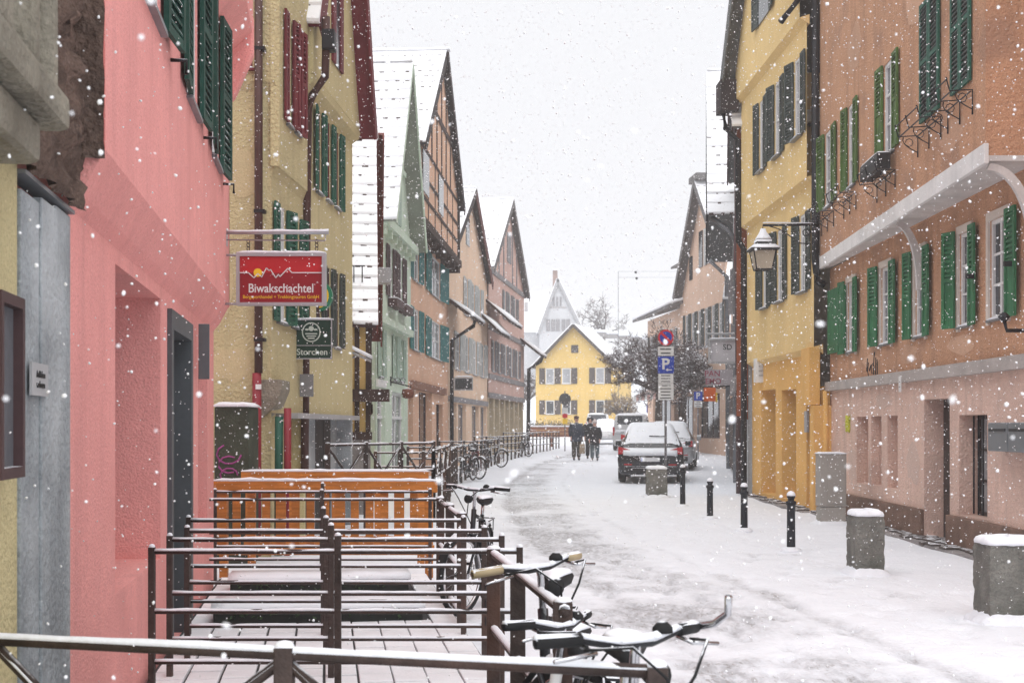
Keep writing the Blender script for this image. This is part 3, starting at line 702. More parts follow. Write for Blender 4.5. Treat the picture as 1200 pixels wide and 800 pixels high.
for i in range(7): bx('timber', timber, h, fr, i*(W-.2)/6, i*(W-.2)/6+.13, .35, .362, zj+.12, 9.5)
for z in (7.95, 8.55, 9.35): bx('timber_rail', timber, h, fr, 0, W, .363, .372, z, z+.12)
bx('attic_window', glass, h, fr, .3, 1.6, .36, .39, 8.15, 9.3); bx('attic_window', glass, h, fr, 3.9, 5.1, .36, .39, 8.15, 9.3)
gable_poly(h, fr, [(0, 9.5), (W, 9.5), (W*.5, 13.2)], .35, W_orng)
for i in (2, 3, 4, 5, 6):
    u = W*i/8; beam(h, fr, u, 9.5, u, 9.5+min(u, W-u)*.72, .18, .351, .37, timber)
bx('timber_rail', timber, h, fr, W*.22, W*.78, .371, .385, 10.9, 11.1)
bsl = M('dark_slate_soffit', (.045, .033, .032), var=.3)
roof_slope(h, fr, 0, 9.45, W/2, 13.25, -7, .5, .25, bsl, 16, True, bsl, .3)
roof_slope(h, fr, W, 9.45, W/2, 13.25, -7, .55, .45, bsl, 8, True, bsl, .3)
ridge(h, fr, W/2, 13.32, -7, .62)
bx('wind_board', bsl, h, fr, W-.05, W+.06, .0, .42, zj-.3, 9.4)
body(h, fr, 0, W, -7, -.01, -.2, 9.4, W_orng)

# peach house
h, fr, W = hrow('peach_house', 'peach stucco gabled house with white shutters and dark wall sign', pxX(525, 45), pxX(571, 56), 1)
U = [win_px(fr, 0, a, b, 0, 0)[:2]+(5.75, 7.2, .075) for a, b in ((544.5, 548), (552.5, 556), (560, 563))]
Lo = [win_px(fr, 0, a, b, 0, 0)[:2]+(3.55, 4.95, .075) for a, b in ((534, 538.5), (545, 549), (554.5, 558), (563.5, 567))]
G = [win_px(fr, 0, a, b, 0, 0)[:2]+(.1, 2.3, .2) for a, b in ((527, 535), (537, 546), (553, 561), (563, 570))]
wall(h, fr, 0, 0, W, -.2, 7.8, U+Lo+G, W_peach)
for a, b, c, d, _ in U+Lo:
    window(h, fr, 0, a, b, c, d); q = (b-a)*.52
    shutter(h, fr, a, 0, c, d, q, -1, sg_white, .02, 2); shutter(h, fr, b, 0, c, d, q, 1, sg_white, .1, 2)
for a, b, c, d, _ in G: window(h, fr, 0, a, b, c, d, depth=.19, fm=sg_gray, gm=glass_l, cross=(1, 0), sill=False)
bx('shop_band', sg_gray, h, fr, .05, W-.05, .0, .06, 2.35, 2.55)
gable_poly(h, fr, [(0, 7.8), (W, 7.8), (W/2, 10.7)], 0, W_peach)
bx('gable_window', glass, h, fr, W/2-1.1, W/2-.2, .0, .03, 8.5, 9.6)
roof_slope(h, fr, 0, 7.7, W/2, 10.75, -7, .25, .3, bsl, 14, True, bsl, .28)
roof_slope(h, fr, W, 7.7, W/2, 10.75, -7, .25, .0, bsl, 8, True, M('red_tile_verge', (.13, .05, .045), var=.4, scale=9), .4)
ridge(h, fr, W/2, 10.82, -7, .25)
body(h, fr, 0, W, -7, -.01, -.2, 7.7, W_peach)
cp = MB().lathe(fr.P(W/2-.4, -1.2, 10.8), [(.14, 0), (.14, .45), (.2, .47), (.2, .55)], 8).build('chimney', dark_tile, h)
def pent(h, fr, u0, u1, z, out, drop, name='pent_roof'):
    r = MB().loft([[fr.P(u, -.02, z), fr.P(u, out, z-drop), fr.P(u, out, z-drop-.1), fr.P(u, -.02, z-.12)] for u in (u0, u1)]).build(name, timber, h)
    MB().loft([[fr.P(u, 0, z+.01), fr.P(u, out*.5, z-drop*.5+.14), fr.P(u, out+.03, z-drop+.1), fr.P(u, out+.05, z-drop-.01)] for u in [u0-.02+(u1-u0+.04)*i/6 for i in range(7)]]).build('snow_cover', snow_r, r, smooth=True)
pent(h, fr, -.6, 2.2, 6.0, 1.0, .75)
pipe(h, [fr.P(.1, .95, 5.2), fr.P(.1, .9, 5.0), fr.P(.1, .12, 4.5), fr.P(.1, .12, 0)], .07, iron)
# rose house
h, fr, W = hrow('rose_house', 'dusky rose timbered gable house with grey shutters and beige shop columns', pxX(571, 56), pxX(613, 68), 1)
U = [win_px(fr, .05, a, b, 0, 0)[:2]+(6.45, 7.8, .075) for a, b in ((590, 592.5), (596, 598.5), (602, 604.5))]
Lo = [win_px(fr, .05, a, b, 0, 0)[:2]+(3.8, 5.2, .075) for a, b in ((577, 579.5), (584, 586.5), (591, 593.5), (598, 600.5), (605, 607.5))]
wall(h, fr, .05, 0, W, 2.6, 8.4, U+Lo, W_rose, name='upper_wall')
for a, b, c, d, _ in U+Lo:
    window(h, fr, .05, a, b, c, d, gm=glass_l); q = (b-a)*.6
    shutter(h, fr, a, .05, c, d, q, -1, sg_gray, .02, 2); shutter(h, fr, b, .05, c, d, q, 1, sg_gray, .1, 2)
for z in (2.62, 3.45, 5.6, 8.15): bx('timber_rail', sg_gray, h, fr, 0, W, .051, .11, z, z+.22)
wall(h, fr, -.2, 0, W, -.2, 2.62, [], glass_l, name='shop_glazing')
for i in range(8): bx('shop_column', M('beige_column', (.50, .40, .27), var=.12) if i == 0 else bpy.data.materials['beige_column'], h, fr, i*(W-.5)/7, i*(W-.5)/7+.42, -.2, .02, -.2, 2.62)
gable_poly(h, fr, [(0, 8.4), (W, 8.4), (W/2, 12.2)], .05, W_rose)
bx('gable_window', sg_gray, h, fr, W/2-.4, W/2+.9, .052, .1, 9.3, 10.7)
for i in (2, 3, 5, 6): beam(h, fr, W*i/8, 8.4, W*i/8, 8.4+min(i, 8-i)*W/8*.6, .16, .052, .09, sg_gray)
gso = M('grey_soffit', (.16, .15, .15), var=.2)
roof_slope(h, fr, 0, 8.35, W/2, 12.25, -8, .32, .2, gso, 16, True, gso, .3)
roof_slope(h, fr, W, 8.35, W/2, 12.25, -8, .32, .35, gso, 8, True, gso, .3)
ridge(h, fr, W/2, 12.32, -8, .32)
body(h, fr, 0, W, -8, -.01, -.2, 8.3, W_rose)
pent(h, fr, -.5, 3.2, 6.9, 1.1, 1.0); pent(h, fr, -2.2, .6, 6.2, .9, .9); pent(h, fr, W-1.6, W+1.2, 6.0, 1.1, .9)
pipe(h, [fr.P(W+.3, 1.0, 5.1), fr.P(W+.2, .9, 4.8), fr.P(W+.1, .3, 4.4), fr.P(W+.1, .25, 0)], .1, iron)

# ------------------------------------------------------------------ right row
def iron_holder(h, fr, u0, u1, n, z):
    """wrought iron flower box holder"""
    m = MB()
    for zz, nn in ((z, .26), (z+.14, .30), (z, .04)): m.tube([fr.P(u0, n+nn, zz), fr.P(u1, n+nn, zz)], .009, 5)
    for i in range(3):
        u = u0+(u1-u0)*i/2
        m.tube([fr.P(u, n+.02, z-.26), fr.P(u, n+.02, z+.02), fr.P(u, n+.27, z+.01), fr.P(u, n+.31, z+.16)], .010, 5)
        m.tube([fr.P(u, n+.02+.22*math.sin(t*.35)*(1-t*.03), z-.2+.2*t/5) for t in range(6)], .007, 5)
        m.tube([fr.P(u, n+.13+.05*math.cos(t), z-.07+.05*math.sin(t)) for t in [k*.8 for k in range(8)]], .006, 5)
    m.build('flower_box_holder', iron, h, kind='stuff')
# terracotta house
h, fr, W = hrow('terracotta_house', 'terracotta stucco house on salmon ground floor with green shutters and overhanging storey', (5.72, 8.0), (5.79, 23.3), -1)
terH, tfr = h, fr
PO = .6; uN = fr.hp(PO, 1155, 0)[0]
G = [win_px(fr, 0, x0, x1, 0, 0)[:2]+(.62, 1.72, .3) for x0, x1 in ((1017.5, 1004), (1033, 1021), (1052, 1040))]
dg = win_px(fr, 0, 1113, 1083, 0, 0)[:2]; wg = win_px(fr, 0, 1157, 1124, 0, 0)[:2]
holes = G+[(dg[0], dg[1], .0, 1.93, .32), (wg[0], wg[1], .42, 1.7, .3)]
wall(h, fr, 0, 0, W, -.2, 2.22, holes, W_salmon, name='ground_floor_wall')
for a, b, c, d, _ in G: bx('niche_panel', W_salmon, h, fr, a+.02, b-.02, -.299, -.26, c+.02, d-.02)
# plinth left and right of the door
for a, b in ((0, dg[0]), (dg[1], W)): bx('plinth', plinth_m, h, fr, a, b, 0, .06, -.2, .40, bevel=.015)
dw = M('dark_panelled_door', (.05, .035, .032), rough=.5, var=.25, grain=(25, 25, 2))
m = MB().box(fr, dg[0], dg[1], -.31, -.27, 0, 1.93); do = m.build('door', dw, h)
for i in range(2):
    for j in range(3): bx('door_panel', dw, do, fr, dg[0]+.08+i*(dg[1]-dg[0]-.1)/2, dg[0]+.02+(i+1)*(dg[1]-dg[0]-.1)/2, -.275, -.25, .15+j*.6, .62+j*.6, bevel=.01)
tb('handle', zinc, do, [fr.P(dg[0]+.1, -.27, .95), fr.P(dg[0]+.1, -.2, .95), fr.P(dg[0]+.22, -.2, .95)], .012)
w = window(h, fr, 0, wg[0], wg[1], .42, 1.7, depth=.29, fm=dw, cross=(1, 2), sill=False)
for i in range(6): tb('grille_bar', iron, w, [fr.P(wg[0]+(wg[1]-wg[0])*(i+.5)/6, -.16, .44), fr.P(wg[0]+(wg[1]-wg[0])*(i+.5)/6, -.16, 1.69)], .012, 6)
bx('band', M('grey_band', (.42, .38, .36), var=.15, rough=.9, bump=.4, bscale=40), h, fr, 0, W, .0, .10, 2.2, 2.36)
# first floor under the overhang
Ws = [(1138.5, 1125), (1182, 1160.5), (1085, 1073), (1045, 1033), (1003, 994)]
z0, z1 = 2.83, 4.02
F1 = [win_px(fr, 0, a, b, 0, 0)[:2]+(z0, z1, .075) for a, b in Ws]
wall(h, fr, 0, 0, W, 2.36, 4.42, F1, W_terra, name='first_floor_wall')
cream_f = M('stone_surround', (.62, .55, .49), var=.1, rough=.8)
for i, (a, b, c, d, _) in enumerate(F1):
    m = MB().box(fr, a-.07, a, .0, .03, c-.06, d+.1).box(fr, b, b+.07, .0, .03, c-.06, d+.1).box(fr, a, b, .0, .03, d, d+.1); m.build('surround', cream_f, h)
    window(h, fr, 0, a, b, c, d, cross=(1, 2), fm=white_p, gm=glass_l if i > 1 else glass)
    sw = min((b-a)*.56, .42)
    if i != 1: shutter(h, fr, b+.05, .03, c-.02, d+.04, sw, 1, sg_mid, .14 if i else .3)
    shutter(h, fr, a-.05, .03, c-.02, d+.04, sw*(1 if i != 4 else .8), -1, sg_mid, .03)
a = F1[1][1]+.06; 
a5, b5 = fr.hp(0.05, 991, 0)[0], fr.hp(.05, 972, 0)[0]
bx('closed_shutter', sg_mid, h, fr, a5, b5, .04, .09, 2.86, 4.0, bevel=.008); bx('closed_shutter_panel', sg_mid, h, fr, a5+.08, b5-.08, .091, .10, 3.0, 3.86)
# overhanging storey
zo = 4.44
soff = M('whitewashed_soffit', (.62, .59, .575), var=.15, rough=.8, streak=.3)
fu = Fr((5.15, 13.92, 0), (.45, 9.36, 0), (-9.36, .45, 0)); WU = math.hypot(.45, 9.36)
uN = (fu.O-fr.O).dot(fr.U)
MB().loft([[p, q, q+Vector((0, 0, .06)), p+Vector((0, 0, .06))] for p, q in ((fr.P(uN, 0, zo), fu.P(0, -.03, zo)), (fr.P(W, 0, zo), fu.P(WU, -.03, zo)))]).build('soffit', soff, h)
bx('edge_beam', M('pale_grey_beam', (.76, .745, .74), var=.12, rough=.7, dust=.1, streak=.3, speck=.2), h, fu, -.02, WU*.42, -.03, .022, zo-.03, zo+.19, bevel=.008)
bx('edge_beam', bpy.data.materials['pale_grey_beam'], h, fu, WU*.42+.006, WU, -.032, .02, zo-.03, zo+.188, bevel=.008)
for uu in (.06, 4.0):
    n1 = (fu.P(uu, 0, 0)-fr.O).dot(fr.N); u = (fu.P(uu, 0, 0)-fr.O).dot(fr.U)
    m = MB(); rings = []
    for t in [math.pi/2*k/12 for k in range(13)]:
        c0 = ((n1-.06)*(1-math.cos(t)), zo-.98+.96*math.sin(t)); c1 = (c0[0]+.075*math.cos(t)+.03, c0[1]-.07*math.sin(t))
        rings.append([fr.P(u-.03, *c0), fr.P(u+.03, *c0), fr.P(u+.03, *c1), fr.P(u-.03, *c1)])
    m.loft(rings).build('curved_brace', soff, h)
UPW = [(976, 967), (1002, 994), (1048, 1036)]
zu0, zu1 = 5.42, 6.75
U2 = [win_px(fu, 0, a, b, 0, 0)[:2]+(zu0, zu1, .075) for a, b in UPW]
wall(h, fu, 0, 0, WU, zo+.19, 11, U2, W_terra, name='overhanging_wall')
MB().add([fr.P(uN, 0, zo+.06), fu.P(0, 0, zo+.06), fu.P(0, 0, 11), fr.P(uN, 0, 11)], [(0, 1, 2, 3)]).build('overhang_end_wall', W_terra, h)
wall(h, fr, 0, 0, uN, 4.42, 11, [], W_terra, name='recessed_upper_wall')
for i, (a, b, c, d, _) in enumerate(U2):
    window(h, fu, 0, a, b, c, d, cross=(1, 2), gm=glass_l, snowy=i != 2)
    sw = (b-a)*.55
    shutter(h, fu, a, 0, c, d, sw, -1, sg_yel, .02, True); shutter(h, fu, b, 0, c, d, sw, 1, sg_yel, .12, True)
    if i < 2: iron_holder(h, fu, a-.15, b+.25, 0, c-.18)
fb = empty('flower_box', fu.P(U2[2][0], 0, 5.2), 'empty black flower box under the yellow green shutters', 'flower box')
a, b = U2[2][0]-.12, U2[2][1]+.35
bx('trough', black_p, fb, fu, a, b, .08, .27, 5.14, 5.36, bevel=.012); snowbar('snow', fb, fu, a+.02, b-.02, .09, .26, 5.36, .04); 
iron_holder(h, fu, a, b, 0, 5.1)
for x0, x1 in ((1103, 1081), (1140, 1117)):
    a, b = win_px(fu, 0, x0, x1, 0, 0)[:2]; mdl = (a+b)/2
    for q0, q1 in ((a, mdl-.01), (mdl+.01, b)):
        shutter(h, fu, q0, 0, zu0+.02, 6.95, q1-q0, 1, sg_dark, .0, 2, lm=sg_grey)
    iron_holder(h, fu, a-.05, b+.15, 0, zu0-.12)
for a, b, c, d, _ in F1[:2]: hinge(h, fr, a-.3, .08, 3.4)
body(h, fr, 0, W, -4, -.34, -.2, 11, W_terra)
pipe(h, [fu.P(WU+.02, .08, 11), fu.P(WU+.02, .08, 4.6), fu.P(WU-.02, .06, 4.35), fr.P(W-.1, .25, 4.2), fr.P(W-.12, .12, 4.1)], .07, iron)
pipe(h, [fr.P(W-.08, .1, 2.2), fr.P(W-.08, .1, 0)], .05, W_ochre)
tr2 = stucco('terracotta_repair', (.58, .35, .235), bump=.6, speck=.5); tr3 = stucco('terracotta_faded', (.66, .41, .28), bump=.6, speck=.5); sl2 = stucco('salmon_repair', (.68, .50, .43), bump=.6)
for k, (u, z, a, b) in enumerate(((1.2, 5.0, .5, .18), (4.6, 5.1, .6, .2), (6.5, 7.6, .5, .4), (2.9, 7.3, .4, .5), (8.2, 5.0, .3, .2))): blotch(h, fu, 0, u, z, a, b, (tr2, tr3)[k % 2])
for k, (u, z, a, b) in enumerate(((8.4, 2.6, .5, .12), (10.6, 2.6, .4, .14), (12.6, 2.62, .5, .1))): blotch(h, fr, 0, u, z, a, b, (tr3, tr2)[k % 2])
for u, z, a, b in ((10.4, 1.0, .3, .3), (11.9, 1.95, .5, .11), (13.75, .9, .25, .3)): blotch(h, fr, 0, u, z, a, b, sl2)
for k, (u, z, l, a) in enumerate(((1.0, 6.4, 1.1, -1.0), (4.2, 5.4, .8, -.7), (6.9, 7.2, 1.0, -1.2))): crack(h, fu, .001, u, z, l, a, 20+k)
gr = MB()
for k in range(7): gr.tube([fr.P(20.2-8+.1*k+ur(-.03, .03), .004, 2.75-ur(0, .25)), fr.P(20.24-8+.1*k+ur(-.05, .05), .004, 2.6-ur(0, .2)), fr.P(20.22-8+.1*k, .004, 2.5-ur(0, .15))], .012, 4)
gr.build('graffiti_scribble', black_p, h, kind='stuff')
ys = M('yellow_spray', (.55, .55, .06), var=.25); m = MB()
for k in range(5): m.tube([fr.P(14.0+.13*math.sin(t*1.1+k), .004, 1.50+.05*k+.03*math.cos(t*2)) for t in range(7)], .028, 5)
m.build('graffiti_scribble', ys, h, kind='stuff')
hn = tfr.hp(.03, 1061, 0)[0]
sgn = bx('house_number_plate', white_p, None, tfr, hn-.05, hn+.05, .102, .115, 2.06, 2.29, label='small white plate on grey band above the niches', cat='sign')
m = MB().box(tfr, hn-.03, hn+.03, .115, .117, 2.2, 2.21).box(tfr, hn-.03, hn+.03, .115, .117, 2.13, 2.14).build('lettering', black_p, sgn)
# letter boxes
l0, l1 = fr.hp(.2, 1206, 0)[0], fr.hp(.2, 1157, 0)[0]
lb = empty('letter_boxes', fr.P((l0+l1)/2, 0, 1.28), 'pair of grey metal letter boxes on salmon wall', 'letter box')
zb = M('letterbox_grey', (.19, .205, .22), rough=.45, var=.1, metal=.3, dust=.1)
for k in range(2):
    a = l0+(l1-l0)*k/2; o = bx('box', zb, lb, fr, a+.01, a+(l1-l0)/2-.01, .005, .2, 1.27, 1.6, bevel=.015)
    bx('flap', black_p, o, fr, a+.06, a+(l1-l0)/2-.06, .199, .21, 1.5, 1.53)
wl = empty('wall_lantern', fr.P(fr.hp(.2, 1192, 0)[0], 0, 2.65), 'black wall lantern arm at right edge of terracotta wall', 'lamp')
uw = fr.hp(.2, 1196, 0)[0]
tb('arm', iron, wl, [fr.P(uw, .0, 2.6), fr.P(uw, .35, 2.6), fr.P(uw, .38, 2.72)], .022); bx('mount', iron, wl, fr, uw-.06, uw+.06, 0, .04, 2.48, 2.74); MB().lathe(fr.P(uw, .38, 2.7), [(.03, 0), (.07, .05), (.02, .1)], 8).build('finial', iron, wl)

# warm yellow house
h, fr, W = hrow('yellow_gable_house', 'warm yellow house with ochre shop arches and grey green shutters', (5.50, 23.32), (5.36, 29.2), -1)
yelH, yfr = h, fr
G = [win_px(fr, -.12, b, a, 0, 0)[:2]+(.1, zt, .45) for a, b, zt in ((892, 909, 2.35), (916, 933, 2.3))]
g3 = fr.hp(-.12, 945, 0)[0]
G.append((.32, g3, .05, 2.3, .6))
wall(h, fr, -.12, 0, W, -.2, 3.05, G, W_ochre, name='ground_floor_wall')
for a, b, c, d, dp in G: window(h, fr, -.12, a, b, c, d, depth=dp-.01, fm=sg_brown if dp > .5 else white_p, gm=glass_l, cross=(0, 0), sill=False)
bx('corner_bay', W_ochre, h, fr, -.05, .55, -.1, .1, 1.95, 3.0, bevel=.01)
bx('corner_bay', W_ochre, h, fr, -.12, .14, -.3, .04, -.1, 1.94)
bx('meter_plate', grey_p, h, fr, fr.hp(0, 939, 0)[0]-.1, fr.hp(0, 939, 0)[0]+.1, -.12, -.08, 1.45, 1.85)
zst = [3.0, 6.1, 9.0]
F1 = [win_px(fr, 0, b, a, 0, 0)[:2]+(4.08, 5.55, .075) for a, b in ((937.5, 946), (911, 918.5), (894, 900))]
F2 = [win_px(fr, .13, b, a, 0, 0)[:2]+(6.95, 8.45, .075) for a, b in ((931, 940), (908, 915.5), (890, 896))]
wall(h, fr, 0, 0, W, 3.0, 6.1, F1, W_yel, name='first_floor_wall'); wall(h, fr, .13, 0, W, 6.1, 9.0, F2, W_yel, name='second_floor_wall')
F3 = win_px(fr, .26, 903, 890, 0, 0)[:2]+(9.75, 10.9, .14)
wall(h, fr, .26, 0, W, 9.0, 9.7, [], W_yel, name='gable_base')
for n, z in ((-.12, 3.0), (0, 6.1), (.13, 9.0)): MB().loft([[fr.P(u, n-.05, z-.12), fr.P(u, n+.13, z+.001), fr.P(u, n-.05, z+.06)] for u in (0, W)]).build('jetty_soffit', W_yel, h)
for n, FF in ((0, F1), (.13, F2)):
    for a, b, c, d, _ in FF:
        window(h, fr, n, a, b, c, d, fm=white_p, gm=glass_w, so=.1); q = (b-a)*.56
        shutter(h, fr, a, n, c, d, q, -1, sg_grey, .02, 2); shutter(h, fr, b, n, c, d, q, 1, sg_grey, .22, 2)
gable_poly(h, fr, [(0, 9.7), (W, 9.7), (W/2, 13.6)], .26, W_yel)
bx('gable_window', glass, h, fr, F3[0], F3[1], .262, .29, 9.9, 11); shutter(h, fr, F3[1], .26, 9.9, 11, .4, 1, sg_grey, .1)
shutter(h, fr, F3[0], .26, 9.9, 11, .4, -1, sg_grey, .1)
gsof2 = M('grey_verge', (.13, .135, .135), var=.2)
roof_slope(h, fr, 0, 9.6, W/2, 13.6, -7, .55, .0, gsof2, 12, True, gsof2, .3)
roof_slope(h, fr, W, 9.6, W/2, 13.6, -7, .55, .3, gsof2, 14, True, gsof2, .3)
MB().box(fr, W-.1, W+.5, .2, .62, 8.75, 9.45).build('eave_box', M('eave_dark', (.045, .035, .038), var=.3, dust=.1), h)
pipe(h, [fr.P(W+.25, .5, 8.8), fr.P(W+.2, .45, 8.4), fr.P(W+.06, .2, 8.1), fr.P(W+.05, .18, 5.8), fr.P(W+.05, .06, 5.6), fr.P(W+.05, .06, 0)], .07, iron)
body(h, fr, 0, W, -7, -.62, -.2, 9.6, W_yel)
pipe(h, [fr.P(.0, .36, 11.5), fr.P(.0, .3, 9.3), fr.P(-.06, .62, 8.9)], .06, iron, 'gutter_pipe')
cop = M('copper_red_board', (.30, .085, .035), rough=.6, var=.2, dust=.05)

# narrow houses seen edge on beyond
pts = [(5.42, 29.35), (6.35, 35.5), (7.75, 45), (10.6, 58)]
def edge_house(name, label, a, b, wm, eave, apex, shut, soff, oh, wins, verge_m):
    h, fr, W = hrow(name, label, a, b, -1)
    hol = []
    for z0, z1 in wins:
        for i in range(3):
            c = W*(i+.5)/3; hol.append((c-.4, c+.4, z0, z1, .075))
    wall(h, fr, 0, 0, W, -.2, eave, hol, wm)
    for (p, q, c, d, _) in hol:
        window(h, fr, 0, p, q, c, d, cross=(1, 1), gm=glass_l)
        if shut: shutter(h, fr, p, 0, c, d, .42, -1, shut, .02, 2); shutter(h, fr, q, 0, c, d, .42, 1, shut, .4, 2)
    gable_poly(h, fr, [(0, eave), (W, eave), (W/2, apex)], 0, wm)
    roof_slope(h, fr, 0, eave-.05, W/2, apex+.05, -6, oh, .25, soff, 16, True, verge_m, .25)
    roof_slope(h, fr, W, eave-.05, W/2, apex+.05, -6, oh, .25, soff, 12, True, verge_m, .25)
    ridge(h, fr, W/2, apex+.12, -6, oh)
    body(h, fr, 0, W, -6, -.01, -.2, eave, wm)
    return h, fr, W
h, fr, W = edge_house('rust_shuttered_house', 'narrow grey house with rust red shutters next to the yellow house', pts[0], pts[1], W_white, 8.6, 12.5, sg_red, gsof2, .35, [(3.3, 4.6), (5.9, 7.3)], sg_brown)
for n in (.12, .2): bx('corner_board', cop, h, fr, .05+n, .14+n, 0, n+.06, 1.6+n, 9.2)
bx('shop_blind', sg_gray, h, fr, .3, W-.3, .0, .3, 2.4, 2.75)
pipe(h, [fr.P(.45, .25, 9), fr.P(.45, .2, 0)], .07, sg_brown)
h, fr, W = edge_house('pale_grey_house', 'pale grey narrow house with hanging signs and steep snowy roof', pts[1], pts[2], W_white, 7.6, 12.6, sg_gray, gsof2, .9, [(3.4, 4.6), (5.4, 6.6)], iron)
paleH, palefr = h, fr
bx('shop_front', M('shop_dark_wood', (.09, .07, .065), var=.2), h, fr, .5, W-.5, .0, .12, .2, 2.5)
pipe(h, [fr.P(.1, .8, 7.4), fr.P(.1, .3, 7.0), fr.P(.1, .14, 6.7), fr.P(.1, .14, 0)], .08, zinc)
pipe(h, [fr.P(W-.2, .8, 7.4), fr.P(W-.2, .2, 6.8), fr.P(W-.2, .14, 0)], .08, zinc)
h, fr, W = edge_house('grey_shop_house', 'grey narrow shop house in front of the far peach gable', pts[2], pts[3], W_grey, 6.0, 9.0, None, gsof2, .3, [(3.2, 4.6)], gsof2)

# peach gable house far right
h, fr, W = hrow('far_peach_house', 'large far peach gable house with grey shutters above shop awning', pxX(850, 59), (7.95*77/75.5, 76.5), -1)
z0 = h.location.z
r1 = [(.4+i*1.35, 1.15+i*1.35) for i in range(6)]; r2 = [(10+i*2.0, 10.9+i*2.0) for i in range(4)]
U = [(a, b, 5.2, 7.1, .15) for a, b in r1]+[(a, b, 5.2, 6.6, .15) for a, b in r2 if b < W]
S = [(1.0, 5.4, .75, 2.9, .3), (6.2, 10.5, .75, 2.9, .3), (11.3, 16, .75, 2.9, .3)]
wall(h, fr, 0, 0, W, -.4, 7.6, U+[s for s in S if s[1] < W], W_fary)
for a, b, c, d, _ in U:
    window(h, fr, 0, a, b, c, d, gm=glass_w, cross=(0, 1)); q = .3
    shutter(h, fr, a, 0, c, d, q, -1, sg_grey, .02, 2); shutter(h, fr, b, 0, c, d, q, 1, sg_grey, .1, 2)
for a, b, c, d, _ in S:
    if b < W: window(h, fr, 0, a, b, c, d, depth=.28, fm=sg_brown, cross=(3, 0), gm=glass, sill=False)
ga = 4.2
gable_poly(h, fr, [(0, 7.6), (9.2, 7.6), (8.2, 8.6), (ga+1.2, 13.2), (ga-.2, 13.2), (0, 9.6)], 0, W_fary)
bx('gable_window', glass, h, fr, 2.6, 3.3, .0, .04, 9.2, 11); bx('gable_window', glass, h, fr, 4.2, 4.9, .0, .04, 9.2, 11); bx('gable_window', glass, h, fr, 6.3, 6.9, .0, .04, 8.8, 10)
bx('gable_shutter', sg_white, h, fr, 3.35, 3.9, .0, .05, 9.2, 11)
roof_slope(h, fr, 8.6, 8.3, ga, 13.4, -8, .45, .3, gso, 12, True, gso, .3)
roof_slope(h, fr, -.2, 9.4, ga, 13.4, -8, .45, .3, gso, 10, True, gso, .3)
MB().box(fr, ga-.7, ga+.9, -1.2, .5, 13.4, 13.7).build('ridge_cap', gso, h)
MB().loft([[fr.P(u, -4.0, 9.2), fr.P(u, .8, 7.7), fr.P(u, .8, 7.55), fr.P(u, -4, 9.0)] for u in (8.4, W+.6)]).build('lower_roof', gso, h)
MB().loft([[fr.P(u, -4.0, 9.22), fr.P(u, .82, 7.72), fr.P(u, .82, 7.86), fr.P(u, -4, 9.4)] for u in [8.4+(W-7.8)*i/6 for i in range(7)]]).build('snow_cover', snow_r, h, smooth=True)
MB().box(fr, 9.6, 11.4, -2.6, -.4, 8.4, 10.1).build('dormer', W_fary, h)
MB().loft([[fr.P(u, -3, 10.5), fr.P(u, -.1, 10.0), fr.P(u, -.1, 10.12), fr.P(u, -3, 10.65)] for u in (9.3, 11.8)]).build('dormer_roof', gso, h)
body(h, fr, 0, W, -8, -.31, -.4, 7.5, W_fary)
awn = empty('shop_awning', fr.P(6, 0, 3), 'striped pink shop awning sagging with snow under far peach house', 'awning')
aw_m = M('striped_awning', (.55, .33, .30), var=.2, rough=.9)
for i in range(13):
    a = 4.0+i*.75
    MB().loft([[fr.P(u, .02, 3.75), fr.P(u, 1.6, 3.05), fr.P(u, 1.6, 2.75), fr.P(u, 1.57, 2.75), fr.P(u, 1.57, 3.0), fr.P(u, .02, 3.7)] for u in (a, a+.745)]).build('awning_strip', aw_m if i % 2 else sg_white, awn)
snowbar('snow', awn, fr, 4, 13.7, .02, .5, 3.76, .12)

# ------------------------------------------------------------------ far end of the street
h, fr, W = hrow('yellow_house', 'yellow gable house closing the street with brown shutters', (pxX(625, 105)), (pxX(721, 105)), 1)
TH = math.radians(14); fr = Fr(fr.O, (math.cos(TH), -math.sin(TH), 0), (-math.sin(TH), -math.cos(TH), 0)); W = (721-625)/F*105/math.cos(TH)
zz = lambda y: EYE+(HY-y)/F*105-fr.O.z
xu = lambda x: (x-625)/F*105/math.cos(TH)
sh = M('brown_black_shutter', (.075, .062, .058), var=.2)
wins = []
for y0, y1 in ((431.5, 450), (469, 485.5)):
    for x0, x1 in ((639, 649.5), (658, 668.5), (696.5, 707)): wins.append((xu(x0), xu(x1), zz(y1), zz(y0), .18))
wins.append((xu(669), xu(677), zz(414), zz(405), .18))
ev = zz(428)
wall(h, fr, 0, 0.2, W-.2, -1, ev, wins[:-1], W_yhouse)
for i, (a, b, c, d, _) in enumerate(wins[:-1]):
    window(h, fr, 0, a, b, c, d, depth=.1, fm=white_p, gm=glass_w if i < 3 else glass, cross=(0, 0), t=.09)
    if i % 3 != 1: bx('shutter', sh, h, fr, a-.5, a-.03, .01, .06, c, d)
    bx('shutter', sh, h, fr, b+.03, b+.53, .01, .06, c, d)
gable_poly(h, fr, [(0.2, ev), (W-.2, ev), (xu(672.5), zz(382))], 0, W_yhouse)
a, b, c, d, _ = wins[-1]; bx('attic_window', sh, h, fr, a, b, .0, .05, c, d)
body(h, fr, .2, W-.2, -9, -.19, -1, ev, W_yhouse)
roof_slope(h, fr, 0.2, ev, xu(672.5), zz(382), -9, .5, .35, sh, 10, False, sh, .22)
roof_slope(h, fr, W-.2, ev, xu(672.5), zz(382), -9, .5, .35, sh, 10, False, sh, .22)
